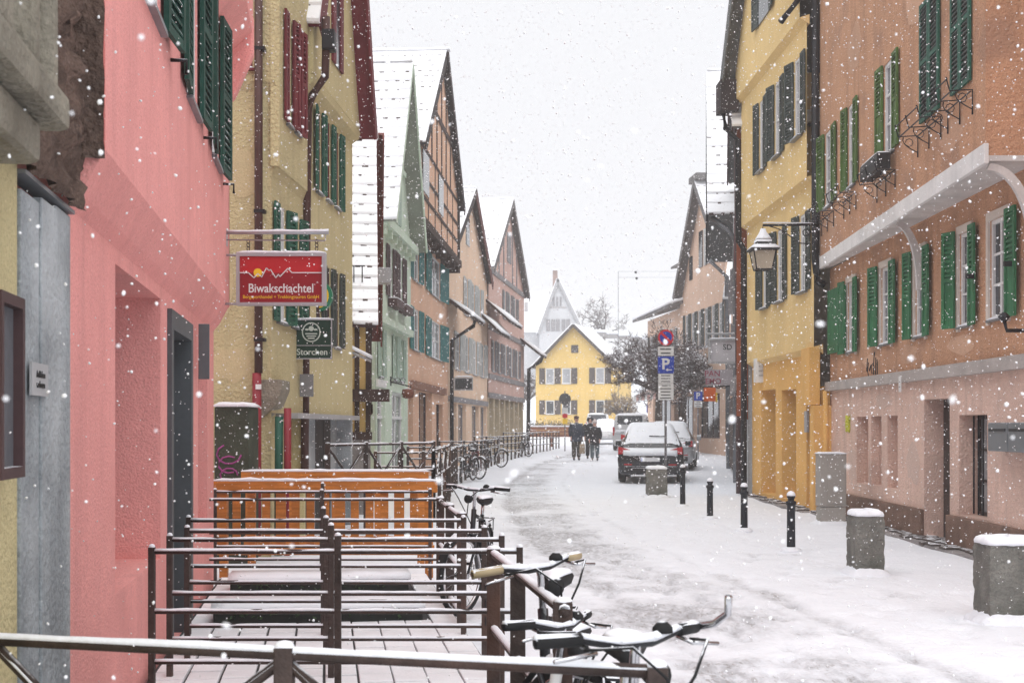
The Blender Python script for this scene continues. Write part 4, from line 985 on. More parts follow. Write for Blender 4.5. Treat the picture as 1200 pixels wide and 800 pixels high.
# white house on the slope behind
Yw = 150; xw = lambda x: (x-612)/F*Yw; zw = lambda y: EYE+(HY-y)/F*Yw
h, fr, W = hrow('white_hill_house', 'white gabled house with steep snowy roof and chimney on the hill', (pxX(612, Yw)), (pxX(690, Yw)), 1)
fr = Fr((fr.O.x, Yw, 0), (1, 0, 0), (0, -1, 0)); h.location.z = 0; ORG[h.name] = Vector((fr.O.x, Yw, 0))
ev = zw(386)
hw = [(xw(x), xw(x)+.55, zw(388), zw(374), .15) for x in (646, 653.5, 661)]
wall(h, fr, 0, xw(632), xw(682), 0, ev, [], W_white)
wall(h, fr, -2.2, 0, xw(634), 0, ev, [], W_white, name='wing_wall')
gable_poly(h, fr, [(xw(632), ev), (xw(682), ev), (xw(653.5), zw(327))], 0, W_white)
for x in (640, 646, 651.5, 658, 663.5): bx('shutter', sg_gray, h, fr, xw(x), xw(x)+.45, .01, .08, zw(388), zw(374))
for x in (648, 652, 656): bx('gable_window', sg_gray, h, fr, xw(x), xw(x)+.2, .01, .08, zw(358.5), zw(348))
bx('gable_panel', W_grey, h, fr, xw(643), xw(664), .01, .05, zw(361), zw(359.5))
roof_slope(h, fr, xw(632), ev, xw(653.5), zw(327), -14, .3, .5, grey_p, 10, False, grey_p, .3)
roof_slope(h, fr, xw(682), ev, xw(653.5), zw(327), -14, .3, 1.6, grey_p, 10, False, grey_p, .3)
MB().loft([[fr.P(u, -1.8, ev-.2), fr.P(u, -1.8, ev), fr.P(u, -9, zw(331)), fr.P(u, -9, zw(333))] for u in (xw(596), xw(645))]).build('wing_roof', snow_r, h)
bx('dormer', W_grey, h, fr, xw(615), xw(619), -4.5, -2.2, zw(361), zw(352))
MB().box(fr, xw(649), xw(654.5), -4, -3, zw(332), zw(313)).build('chimney', M('brick_chimney', (.30, .2, .17), var=.25), h); bx('chimney_cap', snow, h, fr, xw(648.5), xw(655), -4.1, -2.9, zw(313), zw(311))
# long low house with snow roof, hill wall
h2 = empty('hill_wall', Vector((9.5, 160, 0)), 'dark retaining wall stepping down the snowy hill', 'wall')
st = M('dark_wall_stone', (.30, .28, .28), var=.3)
for i in range(6): bx('wall_section', st, h2, WF, 8.6+i*1.6, 10.2+i*1.6, 159+i, 160+i, EYE+(HY-388+i*1.0)/F*160-.25*i-.5, EYE+(HY-388+i*1.0)/F*160-.25*i)
for i in range(6): snowbar('snow', h2, WF, 8.6+i*1.6, 10.2+i*1.6, 158.9+i, 160.2+i, EYE+(HY-388+i*1.0)/F*160-.25*i, .5)
# hill
def make_hill():
    m = MB(); rows = []
    for j in range(24):
        y = 135+j*10
        rows.append([Vector((x, y, (0.9 if j == 0 else .9+(15.5*(1-math.exp(-(j)/5)))*(.35+.65*math.exp(-((x-2)/34)**2)) + 1.2*noise.noise(Vector((x, y, 0))*.06)))) for x in [-150+i*8 for i in range(40)]])
    m.loft(rows, caps=False, closed=False).build('hill', snow, None, smooth=True, kind='structure')
make_hill()

# ------------------------------------------------------------------ terraces, railings
def snowtube(name, parent, a, b, r, th=1.0):
    a, b = Vector(a), Vector(b); k = max(4, int((b-a).length/.09)); rings = []
    d = (b-a).normalized(); s = d.cross(Vector((0, 0, 1))).normalized()
    for i in range(k+1):
        p = a.lerp(b, i/k); q = noise.noise(p*6.1)*.55+noise.noise(p*17)*.35
        hh = r*(.85+.75*max(q, -.75))*th; w = r*(.93+.1*q)
        rings.append([p+s*(w*c)+Vector((0, 0, r*.30+hh*1.05*sn)) for c, sn in ((-1, 0), (-.8, .62), (0, 1), (.8, .62), (1, 0), (0, .15))])
    return MB().loft(rings).build(name, snow, parent, smooth=True)
def post(parent, p, z0, z1, w=.024, cap=True, fr=None):
    o = MB().box(WF, p.x-w, p.x+w, p.y-w, p.y+w, z0, z1).build('post', rust, parent, bevel=.005)
    if cap:
        MB().lathe((p.x, p.y, z1), [(w*.98, -.003), (w*1.0, .004), (w*.75, .012), (w*.1, .016)], 10).build('snow_cap', snow, o, smooth=True)
    return o
def rail(parent, a, b, r=.0165, sn=1.0):
    o = tb('rail', rust, parent, [a, b], r, 8)
    snowtube('snow', o, a, b, r, sn); return o
def railing(label, A, B, posts, tops, rails, z0=.1, group='brown terrace railings', pw=.017, rr=.0135, diag=False, rspan=(0, 1), name='terrace_railing'):
    A, B = Vector((*A, 0)), Vector((*B, 0))
    h = empty(name, (A+B)/2+Vector((0, 0, z0)), label, 'railing', group)
    for t, zt, w in zip(posts, tops, [pw]*len(posts)): post(h, A.lerp(B, t), z0-.1, zt, w)
    for z in rails: rail(h, A.lerp(B, rspan[0])+Vector((0, 0, z)), A.lerp(B, rspan[1])+Vector((0, 0, z)), rr)
    if diag:
        zt, zb = rails[0], rails[-1]
        n = len(posts)-1
        for i in range(n):
            a, b = A.lerp(B, posts[i]), A.lerp(B, posts[i+1]); mid = a.lerp(b, .5)
            for p, q in ((a, mid), (b, mid)):
                o = tb('brace', rust, h, [p+Vector((0, 0, zt-.02)), q+Vector((0, 0, zb))], rr*.9, 8)
                snowtube('snow', o, p+Vector((0, 0, zt-.02)), q+Vector((0, 0, zb)), rr*.9, .8)
    return h
def R_(x0, xm, x1, ytop, yr, label, ends=(0, 1)):
    """transverse railing: columns of left, middle and right post, row of its top rail"""
    Y = .65*F/(ytop-HY); A, B = pxX(x0, Y), pxX(x1, Y)
    return railing(label, A, B, [0, (xm-x0)/(x1-x0), 1], [.925, .985, .925], [EYE-(yy-HY)/F*Y for yy in yr], .1)
R_(178, 396, 609, 646, (646, 716, 775), 'nearest three bar brown railing across the paved terrace, snow on bars')
R_(199, 388, 588, 632, (632, 695, 748), 'second three bar brown railing across the paved terrace')
R_(219.5, 382, 567.5, 622, (622, 682, 733), 'third three bar brown railing across the paved terrace')
R_(221, 379, 543, 609.5, (609.5, 663, 704), 'fourth three bar brown railing, nearer the orange wooden fence')
R_(240, 377, 517.5, 585, (585, 624, 655), 'fifth three bar brown railing just before the orange wooden fence')
R_(252, 378, 504, 576, (576, 610, 640), 'last three bar brown railing touching the orange wooden fence')
# side rails along the street
def side(x0, y0, x1, y1, label, posts, pw=.034, low=True):
    A = px(x0, y0, .65*F/(y0-HY)); B = px(x1, y1, .65*F/(y1-HY))
    return railing(label, A.to_2d(), B.to_2d(), posts, [.93]*len(posts), [.9]+([.52, .2] if low else []), .05, pw=pw, rr=.021)
side(576, 647, 662, 716, 'thick handrail running along the street beside the nearest bicycles', [0.04, .45, .98])
side(516, 587, 541, 606, 'handrail along the street beside the middle bicycle', [0, .5, 1])
# foreground railing with diagonal braces
A, B = px(-60, 741, 3.75), px(770, 783, 3.22)
fgr = railing('foreground snow topped brown railing with diagonal braces', A.to_2d(), B.to_2d(), [.0, .512, 1], [.96, .955, .95], [.935, .12], 0, pw=.026, rr=.0185, diag=False)
for s, t in ((.512, .25), (.512, .75), (.075, .30)):
    p, q = Vector((*A.to_2d(), 0)).lerp(Vector((*B.to_2d(), 0)), s), Vector((*A.to_2d(), 0)).lerp(Vector((*B.to_2d(), 0)), t)
    o = tb('brace', rust, fgr, [p+Vector((0, 0, .92)), q+Vector((0, 0, .52))], .016); snowtube('snow', o, p+Vector((0, 0, .92)), q+Vector((0, 0, .52)), .016, .7)
# paved terrace
tp = empty('terrace', Vector((-1.1, 8, 0)), 'snowy paved terrace between the pink house and street', None)
tp['kind'] = 'structure'
tm = M('dark_joint_bed', (.05, .048, .05), var=.3)
ang = Fr((0, 0, 0), (1, 0, 0), (0, 1, 0))
tf = Fr((-1.803, 5.2, 0), (-.145, 1, 0), (1, .145, 0))         # u along the pink wall, n to the street
MB().box(tf, -2, 7.2, .02, 2.02, -.1, .09).build('bed', tm, tp)
slab_m = M('snowy_slab', (.83, .835, .865), rough=.8, var=.06, scale=6, bump=.3, bscale=30)
for i in range(27):
    for j in range(10):
        u0, n0 = .95+i*.23, .04+j*.197; g = .008 if j < 6 else .004
        if (4.15 < u0+.1 < 4.75 or 5.8 < u0+.1 < 6.35) and .2 < n0 < 1.7: continue
        MB().box(tf, u0+g, u0+.23-g, n0+g, n0+.197-g, .08, .106+ur(0, .008)).build('paving_slab', slab_m, tp, bevel=.007)
# raised decks
deckm = M('black_planter', (.018, .020, .018), var=.3, scale=8, rough=.9, dust=.12)
for a, b, z, lab in ((4.15, 4.75, .20, 'low dark planter trough with snow on the terrace'), (5.8, 6.35, .22, 'second dark planter trough behind the fifth railing')):
    dk = empty('planter_trough', tf.P((a+b)/2, 1, .1), lab, 'planter', 'planter troughs on the terrace')
    bx('trough', deckm, dk, tf, a, b, .22, 1.75, .06, z, bevel=.01)
    rings = []
    for i in range(15):
        n = .2+1.57*i/14; rings.append([tf.P(a-.01, n, z), tf.P(b, n, z), tf.P(b, n, z+.04), tf.P(a+.1, n, z+.05+.02*noise.noise(Vector((n*4, a, 0)))), tf.P(a-.02, n, z+.025+.02*noise.noise(Vector((n*9, a, 0))))])
    MB().loft(rings).build('snow', snow, dk, smooth=True)
    lv = MB()
    for i in range(60):
        c = tf.P(a-.02, ur(.3, 1.6), ur(.14, z)); d = Vector((ur(-1, 1), ur(-1, 0), ur(-.5, 1))).normalized()*.035; e = Vector((ur(-1, 1), ur(-1, 1), ur(-1, 1))).normalized()*.012
        lv.add([c-e, c+d*.5+e, c+d, c+d*.5-e*1.5], [(0, 1, 2, 3)])
    lv.build('leaves', M('ivy_leaf', (.03, .06, .02), var=.4), dk, kind='stuff')
# orange wooden fences
def wood_fence(label, x0, x1, Y, yt, yb, slats, rail_h):
    A, B = px(x0, yb, Y), px(x1, yb, Y); zt = px(x0, yt, Y).z; zb = max(.12, A.z); h = empty('wooden_fence', Vector(((A.x+B.x)/2, Y, 0.0)), label, 'fence', 'orange wooden fences')
    bx('top_rail', fir, h, WF, A.x-.03, B.x+.03, Y-.03, Y+.06, zt-rail_h, zt-.012, bevel=.008); snowbar('snow', h, WF, A.x-.03, B.x+.03, Y-.03, Y+.06, zt-.012, .035, 24)
    bx('bottom_rail', fir, h, WF, A.x, B.x, Y-.02, Y+.03, zb+.02, zb+.12, bevel=.006)
    for i in range(slats):
        c = A.x+.06+(B.x-A.x-.12)*i/(slats-1); w = .041 if i % 4 else .052
        bx('slat', fir, h, WF, c-w, c+w, Y+.031, Y+.052, zb+.1+ur(0, .03), zt-rail_h+.02, bevel=.004)
    for x in (A.x+.03, B.x-.1): bx('fence_post', fir, h, WF, x, x+.08, Y+.055, Y+.13, 0, zt-rail_h)
    return h
wood_fence('near orange wooden fence with vertical slats and snowy top board', 252, 509, 13.1, 562, 652, 15, .13)
wood_fence('rear orange wooden fence rising just behind the near one', 286, 499, 14.4, 551, 640, 5, .11)
# terrace railings further along the left row
def pen(label, xa, Ya, xb, Yb, posts, diag=False, zt=.95):
    A, B = pxX(xa, Ya), pxX(xb, Yb); z = min(gz(Ya), gz(Yb))
    return railing(label, A, B, [i/posts for i in range(posts+1)], [zt+z+.03]*(posts+1), [zt+z, zt+z-.3, zt+z-.6] if not diag else [zt+z, zt+z-.45], z, pw=.035, rr=.022, diag=diag)
pen('braced brown railing in front of the half timbered house', 384, 19.0, 508, 21.5, 3, True, 1.28)
pen('brown railing with crossed braces turning along the street', 508, 21.5, 526, 27, 3, True, 1.15)
pen('brown railing before the mint shop window', 440, 27.2, 524, 27.3, 3, False, 1.0)
pen('brown railing beside the mint house facing the street', 524, 27.3, 534, 34, 4, False, 1.0)
pen('railing across in front of the apricot house', 478, 34.0, 534, 34.2, 3, False, 1.0)
pen('railing along the street before the apricot house', 535, 34.2, 558, 42, 5, False, 1.0)
pen('railing across before the peach house corner', 515, 41.8, 558, 42, 3, False, 1.0)
pen('railing along the street before the peach shop', 559, 42.3, 583, 49.5, 6, False, 1.0)
pen('railing across between peach and rose houses', 556, 49.8, 584, 49.9, 2, False, 1.0)
pen('railing along the street before the rose house', 585, 50, 619, 60, 8, False, 1.0)
pen('railing across at the far end of the rose house', 590, 59.8, 619, 60, 2, False, 1.0)
pen('farthest railing along the street towards the walkers', 620, 60.2, 655, 71, 9, False, 1.0)
lw = empty('plank_planter', pxg(642, 74), 'long brown plank planter with snow before the yellow house', 'planter')
a, b = pxX(619, 74)[0], pxX(672, 74)[0]; pm = M('red_brown_plank', (.24, .10, .06), var=.25)
for k in range(3): bx('plank', pm, lw, WF, a, b, 74, 74.4, gz(74)+.55+k*.2, gz(74)+.735+k*.2)
for x in (a, (a+b)/2, b-.1): bx('leg', pm, lw, WF, x, x+.1, 74.05, 74.35, gz(74)-.1, gz(74)+.55)
snowbar('snow', lw, WF, a, b, 73.98, 74.42, gz(74)+1.135, .1, 14)
shb = MB()
for i in range(900):
    c = Vector((ur(a, b), 74.2+ur(-.2, .2), gz(74)+1.15+abs(RN.gauss(0, .16)))); d = Vector((ur(-1, 1), ur(-1, 1), ur(0, 1))).normalized()*.09; e = Vector((ur(-1, 1), ur(-1, 1), ur(-1, 1)))*.03
    shb.add([c, c+d*.5+e, c+d, c+d*.5-e], [(0, 1, 2, 3)])
shb.build('shrubs', M('wintry_shrub', (.16, .14, .11), var=.4, dust=.3), lw, kind='stuff')

# ------------------------------------------------------------------ hanging signs
fr = pfr
yb = 11.55
frS = Fr((px(268, 0, yb).x, yb, 0), (1, 0, 0), (0, -1, 0)); S = yb/F
zS = lambda y: EYE+(HY-y)*S
sx = lambda x: (x-268)*S
h = empty('mountain_shop_sign', Vector((sx(326)+frS.O.x, yb, zS(358))), 'red hanging shop sign with white mountain line on snowy bracket', 'sign')
red1 = M('sign_red', (.48, .022, .028), rough=.4, var=.08, scale=8); red2 = M('sign_dark_red', (.27, .014, .022), rough=.4, var=.08, scale=8); ye = M('sign_yellow', (.85, .55, .03), rough=.5, var=.05)
alu = M('sign_aluminium', (.42, .42, .45), rough=.4, metal=.3, var=.1, dust=.2)
x0, x1, y0, y1 = 278, 382, 297, 358
m = MB().box(frS, sx(x0), sx(x0)+.03, -.05, .05, zS(y1), zS(y0)).box(frS, sx(x1)-.03, sx(x1), -.05, .05, zS(y1), zS(y0))
m.box(frS, sx(x0)+.03, sx(x1)-.03, -.05, .05, zS(y0)-.03, zS(y0)).box(frS, sx(x0)+.03, sx(x1)-.03, -.05, .05, zS(y1), zS(y1)+.025); m.build('frame', alu, h)
bx('upper_panel', red1, h, frS, sx(x0)+.03, sx(x1)-.03, -.03, .03, zS(320), zS(y0)-.03); bx('lower_panel', red2, h, frS, sx(x0)+.03, sx(x1)-.03, -.03, .03, zS(y1)+.025, zS(320))
snowbar('snow', h, frS, sx(x0), sx(x1), -.05, .05, zS(y0), .025, 14)
MB().lathe(frS.P(sx(303), .032, zS(320)), [(.001, .0), (5*S, .0), (5*S, .003), (.001, .003)], 16, ax=(0, -1, 0)).build('sun_emblem', ye, h)
line = [(282, 320), (292, 320), (298.5, 326), (303, 321), (307.5, 325), (313, 314.5), (316, 317.5), (318, 316.5), (324, 326), (327, 322), (329, 324.5), (338, 315), (343, 320), (378, 320)]
ml = MB()
for (xa, ya), (xb, y_b) in zip(line, line[1:]):
    d = Vector((xb-xa, ya-y_b)).normalized(); p = Vector((-d.y, d.x))*.55; e = d*.3
    ml.prism(frS, [(sx(xa-e.x+p.x), zS(ya+e.y-p.y)), (sx(xb+e.x+p.x), zS(y_b-e.y-p.y)), (sx(xb+e.x-p.x), zS(y_b-e.y+p.y)), (sx(xa-e.x-p.x), zS(ya+e.y+p.y))], .031, .036)
ml.build('mountain_line', white_p, h)
lettering('Biwakschachtel', h, frS, sx(330), .031, zS(338.5), 14.6*S, white_p, bold=.0012, squash=.86)
lettering('Bergsporthandel + Trekkingtouren GmbH', h, frS, sx(330), .031, zS(348.3), 5.6*S, ye, bold=.0, squash=.93)
br = tb('bracket_bar', alu, h, [frS.P(sx(264), 0, zS(272.5)), frS.P(sx(385), 0, zS(272.5))], .017, 8); snowtube('snow', br, frS.P(sx(267), 0, zS(272.5)), frS.P(sx(385), 0, zS(272.5)), .019, 1.2)
tb('lower_bar', alu, h, [frS.P(sx(264), 0, zS(281)), frS.P(sx(381), 0, zS(282)), frS.P(sx(381.5), 0, zS(275))], .007, 6)
for yy, xe in ((299, 282), (356, 282)): tb('stay', alu, h, [frS.P(sx(264), 0, zS(yy)), frS.P(sx(xe), 0, zS(yy))], .012, 6)
for xx in (291, 371):
    m = MB()
    for k in range(3): m.tube([frS.P(sx(xx)+.013*math.cos(t), .013*math.sin(t)*(k % 2), zS(283+k*4.2)+.02*math.sin(t)) for t in [i*math.pi/4 for i in range(9)]], .004, 5)
    m.build('hook', rust, h)
bx('wall_plate', alu, h, frS, sx(263), sx(265.5), -.05, .05, zS(288), zS(268))
# inn sign
yi = 16.9; frI = Fr((px(343, 0, yi).x, yi, 0), (1, 0, 0), (0, -1, 0)); S2 = yi/F; zI = lambda y: EYE+(HY-y)*S2; ix = lambda x: (x-343)*S2
h = empty('inn_sign', Vector((frI.O.x+ix(367), yi, zI(421))), 'dark green inn sign with oval crest and old letters under the red sign', 'sign')
dgn = M('sign_bottle_green', (.010, .040, .028), rough=.4, var=.15, dust=.05); pale = M('sign_pale', (.50, .55, .50), var=.08)
bx('board', dgn, h, frI, ix(344), ix(389), -.05, .05, zI(420.5), zI(375), bevel=.004)
m = MB()
for a in ((344, 389, 375.5, 374), (344, 389, 421, 419.8), (344, 389, 405.4, 404.6)): m.box(frI, ix(a[0]), ix(a[1]), .045, .058, zI(a[2]), zI(a[3]))
m.box(frI, ix(343.4), ix(344.4), .045, .058, zI(421), zI(374)).box(frI, ix(388.6), ix(389.6), .045, .058, zI(421), zI(374)); m.build('border', alu, h)
def oval(cx, cy, rx, ry, mat, n0, n1, name, parent): 
    return MB().prism(frI, [(ix(cx+rx*math.cos(t)), zI(cy+ry*math.sin(t))) for t in [2*math.pi*i/24 for i in range(24)]], n0, n1).build(name, mat, parent)
oval(365.5, 389.5, 11, 11.5, pale, .051, .054, 'crest_rim', h); oval(365.5, 389.5, 9.6, 10.1, dgn, .054, .056, 'crest_field', h)
oval(365.5, 385.2, 3.0, 3.0, pale, .056, .058, 'crest_emblem', h)
for dx in (-5, 5): oval(365.5+dx, 386.4, 2.2, 1.2, pale, .056, .058, 'crest_wing', h)
for yy, wd in ((391.3, 7), (394, 5.5), (396.6, 4)): bx('crest_line', pale, h, frI, ix(365.5-wd), ix(365.5+wd), .056, .058, zI(yy+.7), zI(yy-.7))
lettering('Storchen', h, frI, ix(366.5), .051, zI(412.8), 10.2*S2, pale, bold=.0015, squash=.98)
snowbar('snow', h, frI, ix(343.5), ix(389.5), -.05, .05, zI(374), .02); tb('arm', iron, h, [frI.P(ix(332), 0, zI(378)), frI.P(ix(344), 0, zI(378))], .018)
# round brewery sign
yr = 18.4; frRd = Fr((px(371, 0, yr).x, yr, 0), (1, 0, 0), (0, -1, 0)); S3 = yr/F
h = empty('round_beer_sign', Vector((frRd.O.x, yr, EYE+(HY-369)*S3)), 'round green rimmed sign half hidden behind the red sign', 'sign')
cc = frRd.P(0, 0, EYE+(HY-347)*S3)
MB().lathe(cc, [(.001, -.05), (19*S3, -.05), (19*S3, .05), (15*S3, .055), (.001, .055)], 32, ax=(0, -1, 0)).build('rim', M('sign_green', (.015, .18, .09), var=.1, rough=.4), h, smooth=False)
MB().lathe(cc, [(.001, .056), (15*S3, .056), (15*S3, .062), (.001, .062)], 32, ax=(0, -1, 0)).build('face', ye, h); MB().lathe(cc, [(.001, .063), (10*S3, .063), (10*S3, .068), (.001, .068)], 32, ax=(0, -1, 0)).build('centre', sg_brown, h)
tb('arm', iron, h, [cc+Vector((-1.0, 0, .15)), cc+Vector((-.2, 0, .15))], .018)
# scroll bracket sign at mint house
ys = 30.6; C = px(478, 461, ys)
h = empty('copper_lantern_sign', Vector((C.x, ys, C.z-.12)), 'small copper brown hanging sign on scrolled iron bracket', 'sign')
MB().lathe((C.x, ys, C.z-.12), [(.05, 0), (.13, .03), (.15, .12), (.13, .22), (.04, .25)], 10).build('bell', M('copper_brown', (.16, .06, .04), var=.2, dust=.2), h, smooth=True)
m = MB().tube([px(458, 447, ys), px(482, 453, ys), px(478, 457, ys)], .018, 6)
for k in range(3): m.tube([px(460+k*6, 447.5, ys)+Vector((.06*math.cos(t), 0, .04+.06*math.sin(t))) for t in [i*.8 for i in range(8)]], .01, 5)
m.tube([px(458, 441, ys), px(458, 452, ys)], .018, 6).build('scroll_bracket', iron, h, kind='stuff')
# dark wall sign on the peach house
def wall_sign(name, label, x0, x1, y0, y1, Y, mat, fm, txt=None, th=.06):
    A, B = px(x0, y1, Y), px(x1, y0, Y); o = empty(name, Vector(((A.x+B.x)/2, Y, A.z)), label, 'sign')
    bx('board', mat, o, WF, A.x, B.x, Y-th/2, Y+th/2, A.z, B.z)
    if fm:
        m = MB(); t = .04
        m.box(WF, A.x-t, A.x, Y-th, Y+th/2, A.z-t, B.z+t).box(WF, B.x, B.x+t, Y-th, Y+th/2, A.z-t, B.z+t).box(WF, A.x, B.x, Y-th, Y+th/2, B.z, B.z+t).box(WF, A.x, B.x, Y-th, Y+th/2, A.z-t, A.z); m.build('frame', fm, o)
    f = Fr((0, Y-th/2, 0), (1, 0, 0), (0, -1, 0))
    for t in (txt or []):
        s, cx, cy, hgt, mt = t; lettering(s, o, f, px(cx, 0, Y).x, .002, px(0, cy, Y).z, hgt*Y/F, mt, bold=.002)
    return o
o = wall_sign('dark_wall_board', 'dark rectangular board sign on the peach house', 533.5, 553, 443.5, 456, 44.6, M('dark_board', (.05, .055, .06), var=.2), grey_p)
snowbar('snow', o, WF, px(533, 0, 44.6).x, px(553.5, 0, 44.6).x, 44.55, 44.65, px(0, 443, 44.6).z+.04, .06)
# right side hanging signs
lt = M('light_sign', (.55, .53, .55), var=.05, rough=.5); dkr = M('sign_maroon', (.30, .05, .09), var=.1)
o = wall_sign('white_monogram_sign', 'pale rectangular hanging sign with small black monogram', 832, 871.5, 399, 424, 33.5, lt, grey_p, [('SD', 852, 407, 9, black_p)], .12)
snowbar('snow', o, WF, px(831, 0, 33.5).x, px(872, 0, 33.5).x, 33.42, 33.6, px(0, 398.5, 33.5).z+.03, .05)
tb('bracket', grey_p, o, [px(827, 391, 33.5), px(862, 391, 33.5), px(876, 391, 33.5)], .03); tb('bracket', grey_p, o, [px(844, 391, 33.5), px(844, 399, 33.5)], .015)
o = wall_sign('grey_lettered_sign', 'greyish hanging sign with two maroon words', 827, 860, 433, 451, 37, M('mauve_sign', (.38, .34, .36), var=.08), None, [('PAN', 834.5, 438, 9.5, dkr), ('EMO', 835.5, 447, 9, dkr)], .1)
tb('bracket', iron, o, [px(860, 436, 37), px(868, 436, 37)], .02)
o = wall_sign('orange_poster_sign', 'small orange hanging poster sign with yellow edge', 825, 838.5, 454, 470, 39.5, M('sign_orange', (.72, .13, .02), var=.15), None, None, .06)
bx('yellow_edge', ye, o, WF, px(838.5, 0, 39.5).x, px(840.5, 0, 39.5).x, 39.47, 39.53, px(0, 471, 39.5).z, px(0, 460, 39.5).z); tb('bracket', iron, o, [px(824, 453, 39.5), px(856, 452, 39.5)], .025)
m = MB()
for k in range(5): m.tube([px(838+k*3.5, 449+ (k % 2)*2, 39)+Vector((.1*math.cos(t), 0, .1*math.sin(t))) for t in [i*.8 for i in range(8)]], .015, 5)
m.build('iron_scroll', iron, o, kind='stuff')
Yb = 28.2; A, B = px(884.5, 448, Yb), px(905, 420, Yb)
o = empty('box_sign', Vector(((A.x+B.x)/2, Yb, A.z)), 'white light box sign with red side over the ochre shop', 'sign')
MB().loft([[Vector((x, y, z)) for x, y in ((A.x, Yb-.1), (A.x+.33, Yb-.16), (A.x+.33, Yb+.1), (A.x, Yb+.14))] for z in (A.z, B.z)]).build('box', white_p, o); bx('red_side', M('sign_side_red', (.32, .02, .035), var=.1), o, WF, A.x+.332, A.x+.43, Yb-.14, Yb+.1, A.z+.02, B.z)
for k in range(3): bx('print_line', grey_p, o, WF, A.x+.06, A.x+.27, Yb-.158, Yb-.13, A.z+.14+.1*k, A.z+.16+.1*k)
# street lantern
yl = 22.9; Cx = px(894, 318, yl)
h = empty('street_lantern', Vector((Cx.x, yl, Cx.z)), 'snow topped street lantern hanging from black scrolled wall arm', 'lamp')
zl = lambda y: EYE+(HY-y)/F*yl
s = yl/F
def sq(y, w): return [Vector((Cx.x+w*s*a, yl+w*s*b, zl(y))) for a, b in ((-1, -1), (1, -1), (1, 1), (-1, 1))]
frm = MB()
for a, b in ((-1, -1), (1, -1), (1, 1), (-1, 1)):
    frm.tube([Vector((Cx.x+9*s*a, yl+9*s*b, zl(316))), Vector((Cx.x+13*s*a, yl+13*s*b, zl(294)))], .012, 6)
for y, w in ((316, 9), (294, 13)):
    q = sq(y, w); 
    for i in range(4): frm.tube([q[i], q[(i+1) % 4]], .012, 6)
frm.build('frame', iron, h)
lg = M('milky_lantern_glass', (.48, .42, .33), rough=.35, var=.15)
for i in range(4):
    a, b = sq(316, 8.8), sq(294, 12.8); j = (i+1) % 4
    MB().add([a[i], a[j], b[j], b[i]], [(0, 1, 2, 3)]).build('pane', lg, h)
MB().loft([sq(294, 16.5), sq(292, 16.5), sq(283, 8), sq(281, 8.5), sq(274, 4), sq(270, 2)]).build('hood', iron, h, bevel=.004)
MB().loft([sq(292.2, 16.6), sq(290.5, 15.5), sq(284.5, 9.0), sq(281.6, 8.9)]).build('snow', snow, h, smooth=True); MB().loft([sq(281, 8.6), sq(278.5, 7.3), sq(272, 3.5), sq(268, 2.4)]).build('snow', snow, h, smooth=True)
arm = tb('arm', iron, h, [Vector((Cx.x, yl, zl(272))), Vector((Cx.x, yl, zl(264))), px(958, 263, yl)], .022); snowtube('snow', arm, px(894, 262, yl), px(952, 262, yl), .02)
tb('brace', iron, h, [px(898, 264, yl), px(912, 268, yl), px(930, 279, yl), px(938, 285, yl), px(950, 286, yl)], .011, 6); m = MB().tube([px(945, 273, yl)+Vector((.08*math.cos(t)*(1-t*.06), 0, .08*math.sin(t)*(1-t*.06))) for t in [i*.7 for i in range(11)]], .011, 6); m.build('scroll', iron, h)

# ------------------------------------------------------------------ street furniture
blk = M('bollard_black', (.018, .020, .026), rough=.45, var=.2, metal=.2, dust=.15)
for x, y0, y1, lab in ((800, 545, 592, 'farthest black bollard beside the parked dark car'), (832, 561, 606, 'second farthest black bollard along the pavement'), (872, 567, 620, 'third black bollard before the ochre shop'), (927, 577, 643, 'nearest black bollard with snow on its ball top')):
    Y = EYE*F/(y1-HY); p = pxg(x, Y); hgt = (y1-y0)*Y/F; h = empty('bollard', p, lab, 'bollard', 'black bollards along the pavement')
    MB().lathe(p, [(.062, -.05), (.062, .0), (.055, .02), (.052, hgt-.16), (.066, hgt-.15), (.066, hgt-.11), (.04, hgt-.10), (.04, hgt-.08)], 16).build('shaft', blk, h, smooth=True)
    rg_ = [(.05, .03), (.075, .025), (.13, .0), (.14, -.05)]; MB().lathe(p, rg_, 14).build('snow_drift', bpy.data.materials['trodden_snow'], h, smooth=True)
    MB().ball(p+Vector((0, 0, hgt-.045)), .055, 14, 8).build('ball', blk, h, smooth=True); MB().lathe(p+Vector((0, 0, hgt-.045)), [(.056, .006), (.055, .03), (.035, .058), (.008, .068)], 14).build('snow', snow, h, smooth=True)
